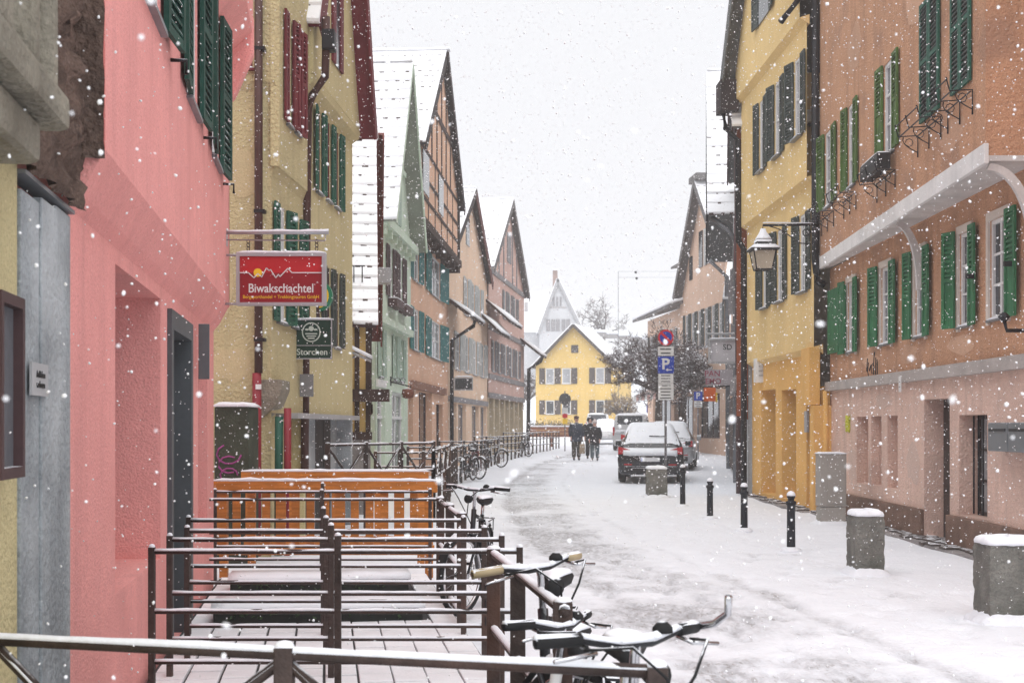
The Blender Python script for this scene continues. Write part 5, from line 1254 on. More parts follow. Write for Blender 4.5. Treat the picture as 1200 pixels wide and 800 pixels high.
def block(lab, x0, x1, y0, y1, Y, dep=.4):
    A, B = px(x0, y1, Y), px(x1, y0, Y); h = empty('concrete_block', Vector(((A.x+B.x)/2, Y+dep/2, 0)), lab, 'planter block', 'concrete blocks along the pavement')
    k = 22; rings = []; w, d = (B.x-A.x)/2, dep/2; c = Vector(((A.x+B.x)/2, Y+d, 0)); ns = 48
    for j in range(k+1):
        z = -.06+(B.z+.06)*j/k; ring = []
        for i in range(ns):
            t = 2*math.pi*i/ns; cx, cy = math.cos(t), math.sin(t); q = 1/max(abs(cx), abs(cy)); q = min(q, 1.40)
            p = c+Vector((cx*q*w, cy*q*d, z)); v = .012*noise.noise(p*6)+.012*noise.noise(p*17)+.005*noise.noise(p*40)
            if j >= k-1: v -= .012+.02*abs(noise.noise(p*9))*(j == k)
            ring.append(p+Vector((cx, cy, 0))*v)
        rings.append(ring)
    MB().loft(rings).build('block', concrete, h)
    cap = []
    for rr_, hz_ in ((1.02, -.008), (1.03, .012), (.97, .035), (.8, .05), (.4, .055), (.02, .056)):
        cap.append([c+Vector((math.cos(t)*min(1/max(abs(math.cos(t)), abs(math.sin(t))), 1.32)*w*rr_, math.sin(t)*min(1/max(abs(math.cos(t)), abs(math.sin(t))), 1.32)*d*rr_, B.z+hz_*(1+.6*noise.noise(Vector((math.cos(t)*3, math.sin(t)*3, c.x)))))) for t in [2*math.pi*i/ns for i in range(ns)]])
    MB().loft(cap).build('snow', snow, h, smooth=True)
    drift(h, c, w, d)
def drift(h, c, w, d, hh=.06):
    """snow banked up round the foot of a thing"""
    rg = []; ns = 40
    for rr_, z in ((.9, hh*1.2), (1.04, hh), (1.16, hh*.55), (1.45, .0), (1.5, -.06)):
        ring = []
        for i in range(ns):
            t = 2*math.pi*i/ns; e = .75+.5*abs(noise.noise(Vector((math.cos(t)*2+c.x, math.sin(t)*2, c.y)))); q = min(1/max(abs(math.cos(t)), abs(math.sin(t))), 1.3)
            ring.append(c+Vector((math.cos(t)*(q*w*(1 if rr_ < 1.05 else 1)+(rr_-1)*.22*e), math.sin(t)*(q*d+(rr_-1)*.22*e), z*e+gz(c.y))))
        rg.append(ring)
    MB().loft(rg, caps=False).build('snow_drift', bpy.data.materials['trodden_snow'], h, smooth=True)
block('weathered concrete block with snow cap before the terracotta house', 1003, 1037, 604, 672, 13.5, .38)
block('large mossy concrete block at the right edge', 1160, 1225, 638, 728, 10.2, .38)
block('pale concrete block standing behind the dark parked car', 759, 782, 549, 581, 28.2, .45)
Yc = 20.4; A, B = px(961, 0, Yc), px(992, 0, Yc)
h = empty('utility_cabinet', Vector(((A.x+B.x)/2, Yc+.2, 0)), 'light grey utility cabinet against the terracotta house corner', 'cabinet'); cb = M('cabinet_grey', (.33, .31, .285), rough=.7, var=.1, bump=.1, dust=.1)
bx('case', cb, h, WF, A.x, B.x, Yc, Yc+.32, .28, 1.12, bevel=.012); drift(h, Vector(((A.x+B.x)/2, Yc+.16, 0)), (B.x-A.x)/2, .16, .05); bx('base', cb, h, WF, A.x+.01, B.x-.01, Yc+.01, Yc+.3, -.1, .272); snowbar('snow', h, WF, A.x-.015, B.x+.015, Yc-.015, Yc+.33, 1.12, .035)
bx('door', cb, h, WF, A.x+.12, B.x-.02, Yc-.012, Yc-.001, .32, 1.08, bevel=.004)
# strip of bare paving along the right walls
pv = empty('pavement', Vector((5.5, 17, 0)), 'bare wet paving strip along the right house walls', None); pv['kind'] = 'structure'
pvm = M('wet_paving', (.085, .068, .062), rough=.6, var=.35, scale=5, dust=.05); pvs = M('paving_joint_snow', (.30, .28, .28), var=.3)
for (xa, xb, ya, yb_) in ((5.40, 5.74, 12.5, 23.2), (5.26, 5.5, 23.3, 29.2)):
    MB().box(WF, xa, xb+.3, ya, yb_, -.05, .012).build('bed', pvs, pv)
    y = ya
    while y < yb_:
        w = ur(.18, .3); x = xa+ur(-.05, .04)
        while x < xb:
            q = ur(.14, .2)
            if not (x < xa+.16 and RN.random() < .5): MB().box(WF, x+.008, x+q-.008, y+.008, min(y+w, yb_)-.008, 0, .03+ur(0, .012)).build('paving_stone', pvm, pv, bevel=.006)
            x += q
        y += w
# traffic signs
blueS = M('sign_blue', (.012, .045, .36), rough=.4, var=.06); redS = M('sign_signal_red', (.55, .015, .03), rough=.4, var=.06); whiteS = M('sign_white', (.62, .62, .62), rough=.5, var=.05)
polem = M('galvanised_pole', (.17, .16, .17), rough=.5, metal=.4, var=.2)
def sign_pole(lab, x, Y, ytop, items, ybase=None, group='parking signs on poles', r=.03):
    base = pxg(x, Y); h = empty('traffic_sign', base, lab, 'traffic sign', group); s = Y/F
    tb('pole', polem, h, [base-Vector((0, 0, .1)), Vector((base.x, Y, px(0, ytop, Y).z))], r)
    f = Fr((base.x, Y-.05, 0), (1, 0, 0), (0, -1, 0))
    for it in items:
        kind, cy = it[0], it[1]; z = px(0, cy, Y).z; c = f.P(0, 0, z)
        if kind == 'np':
            R = it[2]*s
            o = MB().lathe(c, [(.001, -.01), (R, -.01), (R, .01), (.001, .01)], 28, ax=(0, -1, 0)).build('no_parking_disc', redS, h); MB().lathe(c, [(.001, .011), (R*.76, .011), (R*.76, .014), (.001, .014)], 28, ax=(0, -1, 0)).build('blue_field', blueS, o)
            d = R*.62; MB().prism(f, [(-d-.09*R*1.2, z+d-.09*R*1.2), (-d+.11*R, z+d+.11*R), (d+.11*R, z-d+.11*R), (d-.11*R, z-d-.11*R)], .015, .018).build('red_bar', redS, o)
        elif kind == 'P':
            w = it[2]*s; o = bx('parking_plate', blueS, h, f, -w, w, -.01, .01, z-w*1.05, z+w*1.05); lettering('P', o, f, -w*.05, .011, z+w*.05, w*1.9, whiteS, bold=.01*w/.2)
            if len(it) > 3: MB().prism(f, [(-w*.05, z-w*.62), (w*.25, z-w*.42), (w*.25, z-w*.56), (w*.75, z-w*.56), (w*.75, z-w*.68), (w*.25, z-w*.68), (w*.25, z-w*.82)], .011, .014).build('arrow', whiteS, o)
        elif kind == 'plate':
            w, hh = it[2]*s, it[3]*s; o = bx('info_plate', whiteS, h, f, -w, w, -.01, .01, z-hh, z+hh); k = it[4]
            for q in range(k):
                zz_ = z+hh-(q+.6)*2*hh/(k+.2); ww = w*RN.choice((.5, .65, .75))
                t = bx('text_line', black_p, o, f, -ww, ww*.9, .011, .012, zz_-hh/k*.28, zz_+hh/k*.28)
        elif kind == 'disc':
            R = it[2]*s; MB().lathe(c, [(.001, -.01), (R, -.01), (R, .01), (.001, .01)], 24, ax=(0, -1, 0)).build('disc_back', M('sign_back_grey', (.075, .08, .085), rough=.6, var=.15), h)
        elif kind == 'box': w, hh = it[2]*s, it[3]*s; bx('small_plate', it[4], h, f, -w, w, -.01, .012, z-hh, z+hh)
    return h
sign_pole('near pole with no parking disc over blue parking plate and white plates', 780, 31.5, 386, [('np', 395.5, 9.3), ('plate', 411.5, 9.2, 5.2, 2), ('P', 427.5, 9.4, 1), ('plate', 443.5, 8.8, 5.5, 3), ('plate', 459, 9, 9.5, 5)])
sign_pole('blue parking sign on thin pole before the far shop', 818, 54, 457, [('P', 464, 5.0), ('plate', 473.5, 4.8, 3.6, 3)])
sign_pole('far no parking disc over blue parking plate by parked vans', 762, 78, 460, [('np', 465, 4.4), ('plate', 472, 3.4, 2, 2), ('P', 479, 4.5)])
sign_pole('grey sign back with small coloured plates beside the yellow house', 662, 66, 458, [('disc', 467.5, 7), ('box', 481, 3.6, 3.2, whiteS), ('box', 487, 3, 2.4, redS), ('box', 493.5, 2.8, 3, ye)], group='round signs')

# ------------------------------------------------------------------ bicycles
rubber = M('black_rubber', (.015, .015, .016), rough=.8, var=.2, dust=.2)
chrome = M('chrome', (.55, .55, .57), rough=.22, metal=.95, var=.05)
def bicycle(label, pos, ang, lean=0., steer=0., paint=None, bars='flat', grip=None, barend=False, seg=28, far=False, lock=False):
    c, s = math.cos(ang), math.sin(ang)
    U = Vector((c, s, 0)); Nn = Vector((-s, c, 0)); Z = (Vector((0, 0, 1))*math.cos(lean)+Nn*math.sin(lean))
    f = Fr(pos, U, Nn-Z*Nn.dot(Z), Z)
    h = empty('bicycle', pos, label, 'bicycle', 'parked bicycles'); paint = paint or iron; grip = grip or rubber
    def T(name, pts, r, mat, par=h, sg=8): return tb(name, mat, par, [f.P(*p) for p in pts], r, sg)
    m = MB()
    for pts, r in (([(-.08, 0, .28), (-.21, 0, .78)], .017), ([(-.20, 0, .74), (.345, 0, .82)], .016), ([(-.08, 0, .28), (.385, 0, .68)], .019), ([(.335, 0, .86), (.395, 0, .64)], .021)):
        m.tube([f.P(*p) for p in pts], r, 8)
    for sd_ in (-1, 1):
        m.tube([f.P(-.08, .03*sd_, .28), f.P(-.52, .06*sd_, .34)], .011, 6); m.tube([f.P(-.2, .02*sd_, .74), f.P(-.52, .06*sd_, .34)], .009, 6)
    m.build('frame', paint, h, smooth=True)
    # steering frame
    hb = f.P(.335, 0, .88); sf = Fr(f.P(.395, 0, .64), f.U*math.cos(steer)+f.N*math.sin(steer), f.N*math.cos(steer)-f.U*math.sin(steer), f.Z)
    fm_ = MB()
    for sd_ in (-1, 1): fm_.tube([sf.P(0, .05*sd_, .02), sf.P(.05, .055*sd_, -.1), sf.P(.14, .05*sd_, -.30)], .011, 6)
    fm_.tube([sf.P(0, -.05, .02), sf.P(0, .05, .02)], .014, 6).build('fork', paint, h, smooth=True)
    def wheel(fr_, hu, hz):
        o = MB(); R = .325
        prof = [(R-.02+.021*math.cos(t), .019*math.sin(t)) for t in [2*math.pi*i/8 for i in range(8)]]
        rings = [[fr_.P(hu+r*math.cos(a), n, hz+r*math.sin(a)) for r, n in prof] for a in [2*math.pi*i/seg for i in range(seg+1)]]
        w = o.loft(rings, caps=False).build('wheel', rubber, h, smooth=True)
        prof2 = [(R-.045+.009*math.cos(t), .012*math.sin(t)) for t in [2*math.pi*i/6 for i in range(6)]]
        MB().loft([[fr_.P(hu+r*math.cos(a), n, hz+r*math.sin(a)) for r, n in prof2] for a in [2*math.pi*i/seg for i in range(seg+1)]], caps=False).build('rim', chrome, w, smooth=True)
        sp = MB()
        for i in range(18):
            a = 2*math.pi*i/18; sp.tube([fr_.P(hu+.02*math.cos(a+1.2), .03*(1 if i % 2 else -1), hz+.02*math.sin(a+1.2)), fr_.P(hu+(R-.05)*math.cos(a), 0, hz+(R-.05)*math.sin(a))], .0016 if not far else .004, 3)
        sp.build('spokes', chrome, w, kind='stuff'); MB().tube([fr_.P(hu, -.06, hz), fr_.P(hu, .06, hz)], .022, 8).build('hub', chrome, w)
        # mudguard
        g = MB(); rg = [[fr_.P(hu+(R+.025)*math.cos(a), n, hz+(R+.025-abs(n)*.25)*math.sin(a)) for n in (-.028, 0, .028)] for a in [math.radians(d) for d in range(20, 191, 15)]]
        g.loft(rg, caps=False, closed=False).build('mudguard', rubber, w, smooth=True)
        sr = [[fr_.P(hu+(R+.027)*math.cos(a), n, hz+(R+.03+q)*math.sin(a)) for n, q in ((-.026, -.005), (0, .02), (.026, -.005))] for a in [math.radians(d) for d in range(50, 131, 10)]]
        MB().loft(sr, caps=False, closed=False).build('snow', snow, w, smooth=True)
    wheel(f, -.52, .34); wheel(sf, .14, -.30)
    # saddle
    T('seat_post', [(-.2, 0, .72), (-.235, 0, .90)], .014, chrome)
    rg = []
    for u, w_, t_ in ((-.40, .03, .02), (-.37, .075, .03), (-.30, .085, .035), (-.2, .05, .03), (-.1, .028, .025), (-.04, .02, .015)):
        rg.append([f.P(u-.05, w_*.9*math.cos(a), .905+t_*math.sin(a)*(1 if math.sin(a) > 0 else 1.6)) for a in [2*math.pi*i/10 for i in range(10)]])
    sdl = MB().loft(rg).build('saddle', rubber, h, smooth=True)
    rg = []
    for u, w_, t_ in ((-.39, .03, .02), (-.36, .07, .045), (-.30, .08, .05), (-.2, .046, .045), (-.1, .024, .035), (-.05, .016, .015)):
        rg.append([f.P(u-.05, w_*.9*math.cos(a), .920+t_*.45*max(math.sin(a), -.1)) for a in [2*math.pi*i/10 for i in range(10)]])
    MB().loft(rg).build('snow', snow, sdl, smooth=True)
    # bars
    st = T('stem', [(.335, 0, .86), (.318, 0, .985), (.36, 0, 1.02)], .014, chrome)
    B0 = Fr(f.P(.36, 0, 1.02), sf.U, sf.N, f.Z)
    if bars == 'flat': path = [(-.06, -.30, .015), (-.02, -.18, .02), (0, -.06, 0), (0, .06, 0), (-.02, .18, .02), (-.06, .30, .015)]
    else: path = [(-.20, -.27, .0), (-.12, -.26, .02), (-.02, -.2, .05), (.02, -.08, .02), (0, 0, 0), (.02, .08, .02), (-.02, .2, .05), (-.12, .26, .02), (-.20, .27, .0)]
    bar = tb('handlebar', chrome if bars != 'flat' else iron, h, [B0.P(*p) for p in path], .0125, 8)
    for e in (0, -1):
        p, q = Vector(path[e]), Vector(path[1 if e == 0 else -2]); q2 = p.lerp(q, min(1, .125/(p-q).length))
        g = tb('grip', grip, bar, [B0.P(*p), B0.P(*q2)], .0175, 10); snowtube('snow', g, B0.P(*p), B0.P(*q2), .016, .9)
        lv0 = p.lerp(q, min(1, .16/(p-q).length)) if bars == 'flat' else q2
        sgn = 1 if p.y > 0 else -1
        tb('brake_lever', chrome, bar, [B0.P(*lv0)+f.Z*-.015, B0.P(*(lv0+Vector((.055, .0, -.025)))), B0.P(*(p.lerp(q, .2)+Vector((.07, .03*sgn, -.035))))], .006, 6)
        if barend and e == -1: tb('bar_end', chrome, bar, [B0.P(*p), B0.P(*(p+Vector((.05, .02*sgn, .015)))), B0.P(*(p+Vector((.10, .015*sgn, .05)))), B0.P(*(p+Vector((.12, -.01*sgn, .10))))], .011, 8)
    for a, b in zip(path[1:-2], path[2:-1]): snowtube('snow', bar, B0.P(*a), B0.P(*b), .0135, 1.35)
    bl = MB().lathe(B0.P(-.01, .11, .02), [(.001, 0), (.028, .0), (.027, .014), (.014, .028), (.001, .031)], 12).build('bell', rubber, bar, smooth=True)
    MB().lathe(B0.P(.07, 0, -.07), [(.02, -.03), (.034, .0), (.036, .025), (.001, .027)], 12, ax=sf.U, x=(0, 0, 1)).build('headlight', rubber, h, smooth=True)
    for sgn in (-1, 1): tb('cable', rubber, bar, [B0.P(.01, .2*sgn, .0), B0.P(.12, .14*sgn, .02), B0.P(.16, .05*sgn, -.06), B0.P(.10, 0, -.2), B0.P(0.03, 0, -.28)], .0045, 5)
    # crank
    m = MB().tube([f.P(-.08, -.07, .28), f.P(-.08, .07, .28)], .016, 8).tube([f.P(-.08, .07, .28), f.P(.06, .08, .20)], .009, 6).tube([f.P(-.08, -.07, .28), f.P(-.22, -.08, .36)], .009, 6); m.build('crank', chrome, h)
    MB().lathe(f.P(-.08, -.045, .28), [(.001, -.003), (.09, -.003), (.09, .003), (.001, .003)], 20, ax=f.N, x=f.U).build('chainring', chrome, h)
    for uu, nn, zz_ in ((.06, .11, .20), (-.22, -.11, .36)): bx('pedal', rubber, h, f, uu-.045, uu+.045, nn-.035, nn+.035, zz_-.012, zz_+.012)
    rk = MB().tube([f.P(-.28, -.05, .72), f.P(-.68, -.05, .72), f.P(-.68, .05, .72), f.P(-.28, .05, .72)], .006, 6)
    for sgn in (-1, 1): rk.tube([f.P(-.6, .05*sgn, .72), f.P(-.52, .06*sgn, .35)], .005, 5)
    rk.build('rear_rack', iron, h)
    if lock:
        lk = tb('lock', rubber, h, [f.P(.15, .1, .78), f.P(.2, .16, .6), f.P(.16, .12, .42), f.P(.05, .06, .40)], .028, 8)
    return h
D2R = math.radians
wine = M('wine_frame', (.12, .02, .025), rough=.35, var=.1, dust=.2); whitef = M('white_frame', (.55, .55, .55), rough=.35, var=.05, dust=.2); blackf = M('black_frame', (.02, .02, .024), rough=.35, var=.1, dust=.2); bluef = M('grey_blue_frame', (.08, .10, .14), rough=.4, dust=.2)
tan_g = M('tan_grip', (.42, .33, .20), rough=.7, var=.15, dust=.1)
bicycle('nearest bicycle with silver bar end behind the foreground railing', Vector((.29, 3.68, -.03)), D2R(-93), .05, D2R(44), bluef, 'flat', None, True)
bicycle('cream gripped bicycle leaning at the thick street handrail', Vector((.23, 5.35, -.02)), D2R(-97), -.08, D2R(52), blackf, 'flat', tan_g, lock=True)
bicycle('black bicycle with flat handlebar beside the middle terrace railings', Vector((-.30, 10.75, .02)), D2R(-96), .03, D2R(-24), blackf, 'flat')
bicycle('pale framed bicycle wedged behind the nearest handlebar', Vector((.08, 4.85, -.16)), D2R(-97), .14, D2R(66), whitef, 'flat')
for lab, x, Y, a, pt in (('red framed bicycle propped by far railings', 553, 37.5, -70, wine), ('white snowy bicycle propped by far railings', 577, 45.5, -60, whitef), ('dark bicycle by the rose house railings', 614, 56.5, -75, blackf), ('second dark bicycle tucked behind the red one', 546, 36.2, -110, blackf)):
    bicycle(lab, pxg(x, Y), D2R(a), .1, .3, pt, 'flat', far=True, seg=18)
ch = MB()
for k in range(9): ch.tube([Vector((-.165, 7.98, .78-.055*k))+Vector((.012*math.cos(t)*(k % 2), .012*math.cos(t)*((k+1) % 2), .028*math.sin(t))) for t in [i*math.pi/4 for i in range(9)]], .004, 4)
ch.build('rail_chain', iron, None, label='thin chain hanging on the third railing end post', cat='chain')

# ------------------------------------------------------------------ cars
tyre = M('tyre_rubber', (.018, .018, .02), rough=.85, var=.2, dust=.1); rimm = M('alloy_rim', (.3, .3, .31), rough=.4, metal=.6)
tail = M('tail_light_red', (.42, .012, .02), rough=.2, var=.15, scale=12); plate_m = M('plate_white', (.7, .7, .72), rough=.5, var=.03)
ST = {'suv': (4.4, [(0, .46, .72, .78, .76, .70), (.03, .30, .84, .90, .86, .74), (.10, .24, .96, 1.02, .90, .74), (.30, .22, 1.0, 1.22, .91, .68), (.62, .22, 1.01, 1.52, .91, .60), (.95, .22, 1.01, 1.60, .91, .58), (1.9, .22, 1.0, 1.62, .91, .59), (2.5, .22, .98, 1.52, .91, .58), (3.15, .22, .97, 1.06, .90, .70), (3.9, .24, .90, .96, .88, .66), (4.25, .30, .74, .82, .82, .6), (4.4, .42, .58, .64, .7, .5)]),
      'hatch': (4.0, [(0, .42, .66, .72, .74, .68), (.03, .28, .78, .86, .83, .72), (.12, .22, .90, .96, .86, .70), (.30, .2, .92, 1.18, .86, .64), (.62, .2, .92, 1.40, .86, .56), (1.0, .2, .92, 1.47, .86, .55), (1.8, .2, .91, 1.48, .86, .56), (2.3, .2, .90, 1.38, .86, .56), (2.9, .2, .88, .95, .85, .68), (3.6, .22, .80, .86, .83, .62), (3.9, .28, .66, .72, .78, .55), (4.0, .4, .54, .58, .66, .45)]),
      'van': (4.5, [(0, .45, .9, 1.0, .82, .76), (.03, .30, 1.05, 1.5, .88, .76), (.08, .25, 1.1, 1.78, .9, .74), (.25, .24, 1.1, 1.86, .91, .76), (1.5, .24, 1.1, 1.88, .91, .76), (2.6, .24, 1.08, 1.84, .91, .74), (3.0, .24, 1.05, 1.66, .91, .70), (3.7, .24, 1.0, 1.10, .9, .72), (4.2, .28, .86, .94, .86, .64), (4.5, .45, .62, .68, .74, .5)])}
def car(label, pos, head, style, paint, snowy=1.0, plate='', name='parked_car', cat='car'):
    L_, st = ST[style]; c, s = math.cos(head), math.sin(head); f = Fr(pos, (c, s, 0), (-s, c, 0))
    h = empty(name, pos, label, cat, 'cars parked along the street')
    def ring(r):
        u, zl_, zb, zt, w, wt = r
        half = [(w*.88, zl_), (w*.97, zl_+.10), (w, (zl_+zb)/2+.03), (w*.985, zb-.06), (w*.94, zb), (wt+(w-wt)*.16, zb+(zt-zb)*.78), (wt*.93, zt-.025*min(1, (zt-zb)*4)), (wt*.6, zt+.005), (0, zt+.012)]
        return half
    rings = [[f.P(r[0], n, z) for n, z in ring(r)]+[f.P(r[0], -n, z) for n, z in ring(r)[-2::-1]] for r in st]
    MB().loft(rings).build('body', paint, h, smooth=True)
    # windows
    def at(u):
        for a, b in zip(st, st[1:]):
            if a[0] <= u <= b[0]:
                t = (u-a[0])/(b[0]-a[0]); return tuple(p+(q-p)*t for p, q in zip(a, b))
        return st[-1]
    cab = [r for r in st if r[3]-r[2] > .15]; u0, u1 = cab[0][0]+.25, cab[-1][0]+.1
    for sg in (-1, 1):
        for a, b in ((u0, u0+(u1-u0)*.46), (u0+(u1-u0)*.5, u1)):
            rg = []
            for i in range(5):
                r = at(a+(b-a)*i/4); w, wt, zb, zt = r[4], r[5], r[2], r[3]; up = (wt+(w-wt)*.18, zb+(zt-zb)*.74)
                rg.append([f.P(r[0], sg*(w*.94+.006), zb+.03), f.P(r[0], sg*(up[0]+.008), up[1])])
            MB().loft(rg, caps=False, closed=False).build('side_window', glass, h)
    def band(ua, ub, wf, off, name, mat, k=5):
        rg = []
        for i in range(k+1):
            r = at(ua+(ub-ua)*i/k); rg.append([f.P(r[0]-(off if ub < 1.2 else -off), n*r[5]*wf, r[3]+off*.6+.012*(1-n*n)) for n in (-1, -.5, 0, .5, 1)])
        return MB().loft(rg, caps=False, closed=False).build(name, mat, h, smooth=True)
    iw = [i for i, r in enumerate(st) if r[3] > r[2]+.15]
    band(st[iw[0]][0]-.05, st[iw[1]][0]+.02 if style != 'van' else st[iw[1]][0], .86, .012, 'rear_window', glass)
    band(st[iw[-1]][0]+.05, st[iw[-1]+1][0]-.06, .86, .012, 'windscreen', glass)
    # snow over roof, windows and bonnet
    if snowy:
        rg = []
        us = [st[2][0]+.06+(st[-2][0]-st[2][0]-.06)*i/26 for i in range(27)]
        for i, u in enumerate(us):
            r = at(u); q = snowy*(.05+.03*noise.noise(Vector((u*2, pos.x, 1))))
            edge = .2 if i in (0, 26) else 1
            cabin = r[3]-r[2] > .2; wA = r[5]+(r[4]-r[5])*(.45 if cabin and u < 1.2 else .16) if cabin else r[5]*1.1; zA = r[2]+(r[3]-r[2])*(.45 if u < 1.2 else .8) if cabin else r[3]-.04
            rg.append([f.P(u, -wA*1.01, zA), f.P(u, -r[5]*.97, r[3]-.02+q*.3*edge)]+[f.P(u, n*r[5], r[3]+.015+q*edge*(1-abs(n)**3*.6)) for n in (-.8, -.4, 0, .4, .8)]+[f.P(u, r[5]*.97, r[3]-.02+q*.3*edge), f.P(u, wA*1.01, zA)])
        MB().loft(rg, caps=False, closed=False).build('snow_cover', snow, h, smooth=True)
        rw = []
        r = st[2]; 
        for i in range(9):
            n = -.74+1.48*i/8; rw.append([f.P(-.09, n, r[2]-.2+.03*noise.noise(Vector((n*5, 0, 2)))), f.P(-.02, n, r[2]-.05), f.P(.12, n, r[2]+.05), f.P(.12, n, r[2]-.1)])
        MB().loft(rw).build('bumper_snow', snow, h, smooth=True)
        rw = [[f.P(-.06, n, .42), f.P(.0, n, .46), f.P(.05, n, .40)] for n in [-.5+1.0*i/6 for i in range(7)]]; MB().loft(rw).build('bumper_snow', snow, h, smooth=True)
    # lights, plate, wiper, bumper
    zl0 = .88 if style != 'van' else .95
    W_ = st[2][4]
    for sg in (-1, 1):
        hw_ = .20 if style != 'van' else .06; hh_ = .12 if style != 'van' else .28
        MB().prism(Fr(f.P(0, 0, 0), f.N*sg, -f.U), [(W_-.02, zl0-hh_*.7), (W_-.02, zl0+hh_), (W_-.12, zl0+hh_*.9), (W_-2*hw_, zl0+hh_*.2), (W_-2*hw_+.03, zl0-hh_*.5)], -.16, .015).build('tail_light', tail, h, bevel=.006)
        MB().prism(Fr(f.P(0, 0, 0), f.N*sg, -f.U), [(.5, .50), (.72, .50), (.72, .53), (.5, .53)], .0, .03).build('reflector', tail, h)
        fz = st[-2][2]-.06
        MB().prism(Fr(f.P(st[-1][0], 0, 0), f.N*sg, f.U), [(.38, fz-.1), (.7, fz-.06), (.74, fz+.08), (.42, fz+.02)], -.3, -.02).build('headlight', glass_w, h)
        mm = MB().box(f, u1-.12, u1+.03, sg*(W_+.04), sg*(W_+.2), 1.0, 1.14); mm.build('mirror', paint, h, bevel=.03); snowbar('snow', h, f, u1-.1, u1+.02, sg*(W_+.04), sg*(W_+.2), 1.14, .04)
    bx('bumper', blackf, h, f, -.05, .1, -.72, .72, .30, .47, bevel=.03)
    pl_ = bx('number_plate', plate_m, h, f, -.035, -.02, -.26, .26, .60, .71); bx('blue_strip', blueS, pl_, f, -.037, -.036, .21, .255, .605, .705)
    pf = bx('number_plate', plate_m, h, f, st[-1][0]+.005, st[-1][0]+.02, -.26, .26, .45, .56)
    if style != 'van': tb('wiper', rubber, h, [f.P(.30, .04, 1.30), f.P(.27, -.42, 1.29)], .014, 6)
    for u in (.78, L_-.85):
        for sg in (-1, 1):
            w = MB().lathe(f.P(u, sg*(W_-.19), .33), [(.22, 0), (.31, .0), (.33, .03), (.33, .17), (.31, .2), (.22, .2)], 20, ax=f.N*sg, x=f.U).build('wheel', tyre, h)
            MB().lathe(f.P(u, sg*(W_-.19), .33), [(.001, .19), (.06, .195), (.2, .18), (.22, .2), (.22, .17), (.001, .17)], 14, ax=f.N*sg, x=f.U).build('rim', rimm, w)
    return h
dk = M('black_car_paint', (.016, .018, .024), rough=.25, var=.15, dust=.05, coat=.5); slv = M('silver_car_paint', (.40, .41, .43), rough=.3, metal=.3, var=.05, dust=.1); whc = M('white_car_paint', (.58, .59, .60), rough=.3, var=.05, dust=.1); grc = M('grey_car_paint', (.10, .105, .115), rough=.3, var=.05, dust=.1)
up_ = D2R(87)
car('dark hatchback with red tail lights under snow, nearest parked car', pxg(762, 35.2), D2R(82), 'suv', dk)
car('dark parked car with open mirror just beyond the nearest car', pxg(781, 43.5), D2R(80), 'suv', slv)
car('small silver car half hidden left of the parked row', pxg(750, 56), D2R(80), 'hatch', slv)
car('snowy silver grey van on the left of the parked row', pxg(738, 66), D2R(80), 'van', whc, name='parked_van', cat='van')
car('white car facing the camera beyond the walkers', pxg(711, 84), D2R(-97), 'hatch', whc)
car('white camper van behind the pollarded tree', pxg(778, 84), D2R(85), 'van', whc, name='parked_van', cat='van')
car('white car with raised tailgate window by the yellow house', pxg(700, 97), D2R(84), 'van', whc, name='parked_van', cat='van')

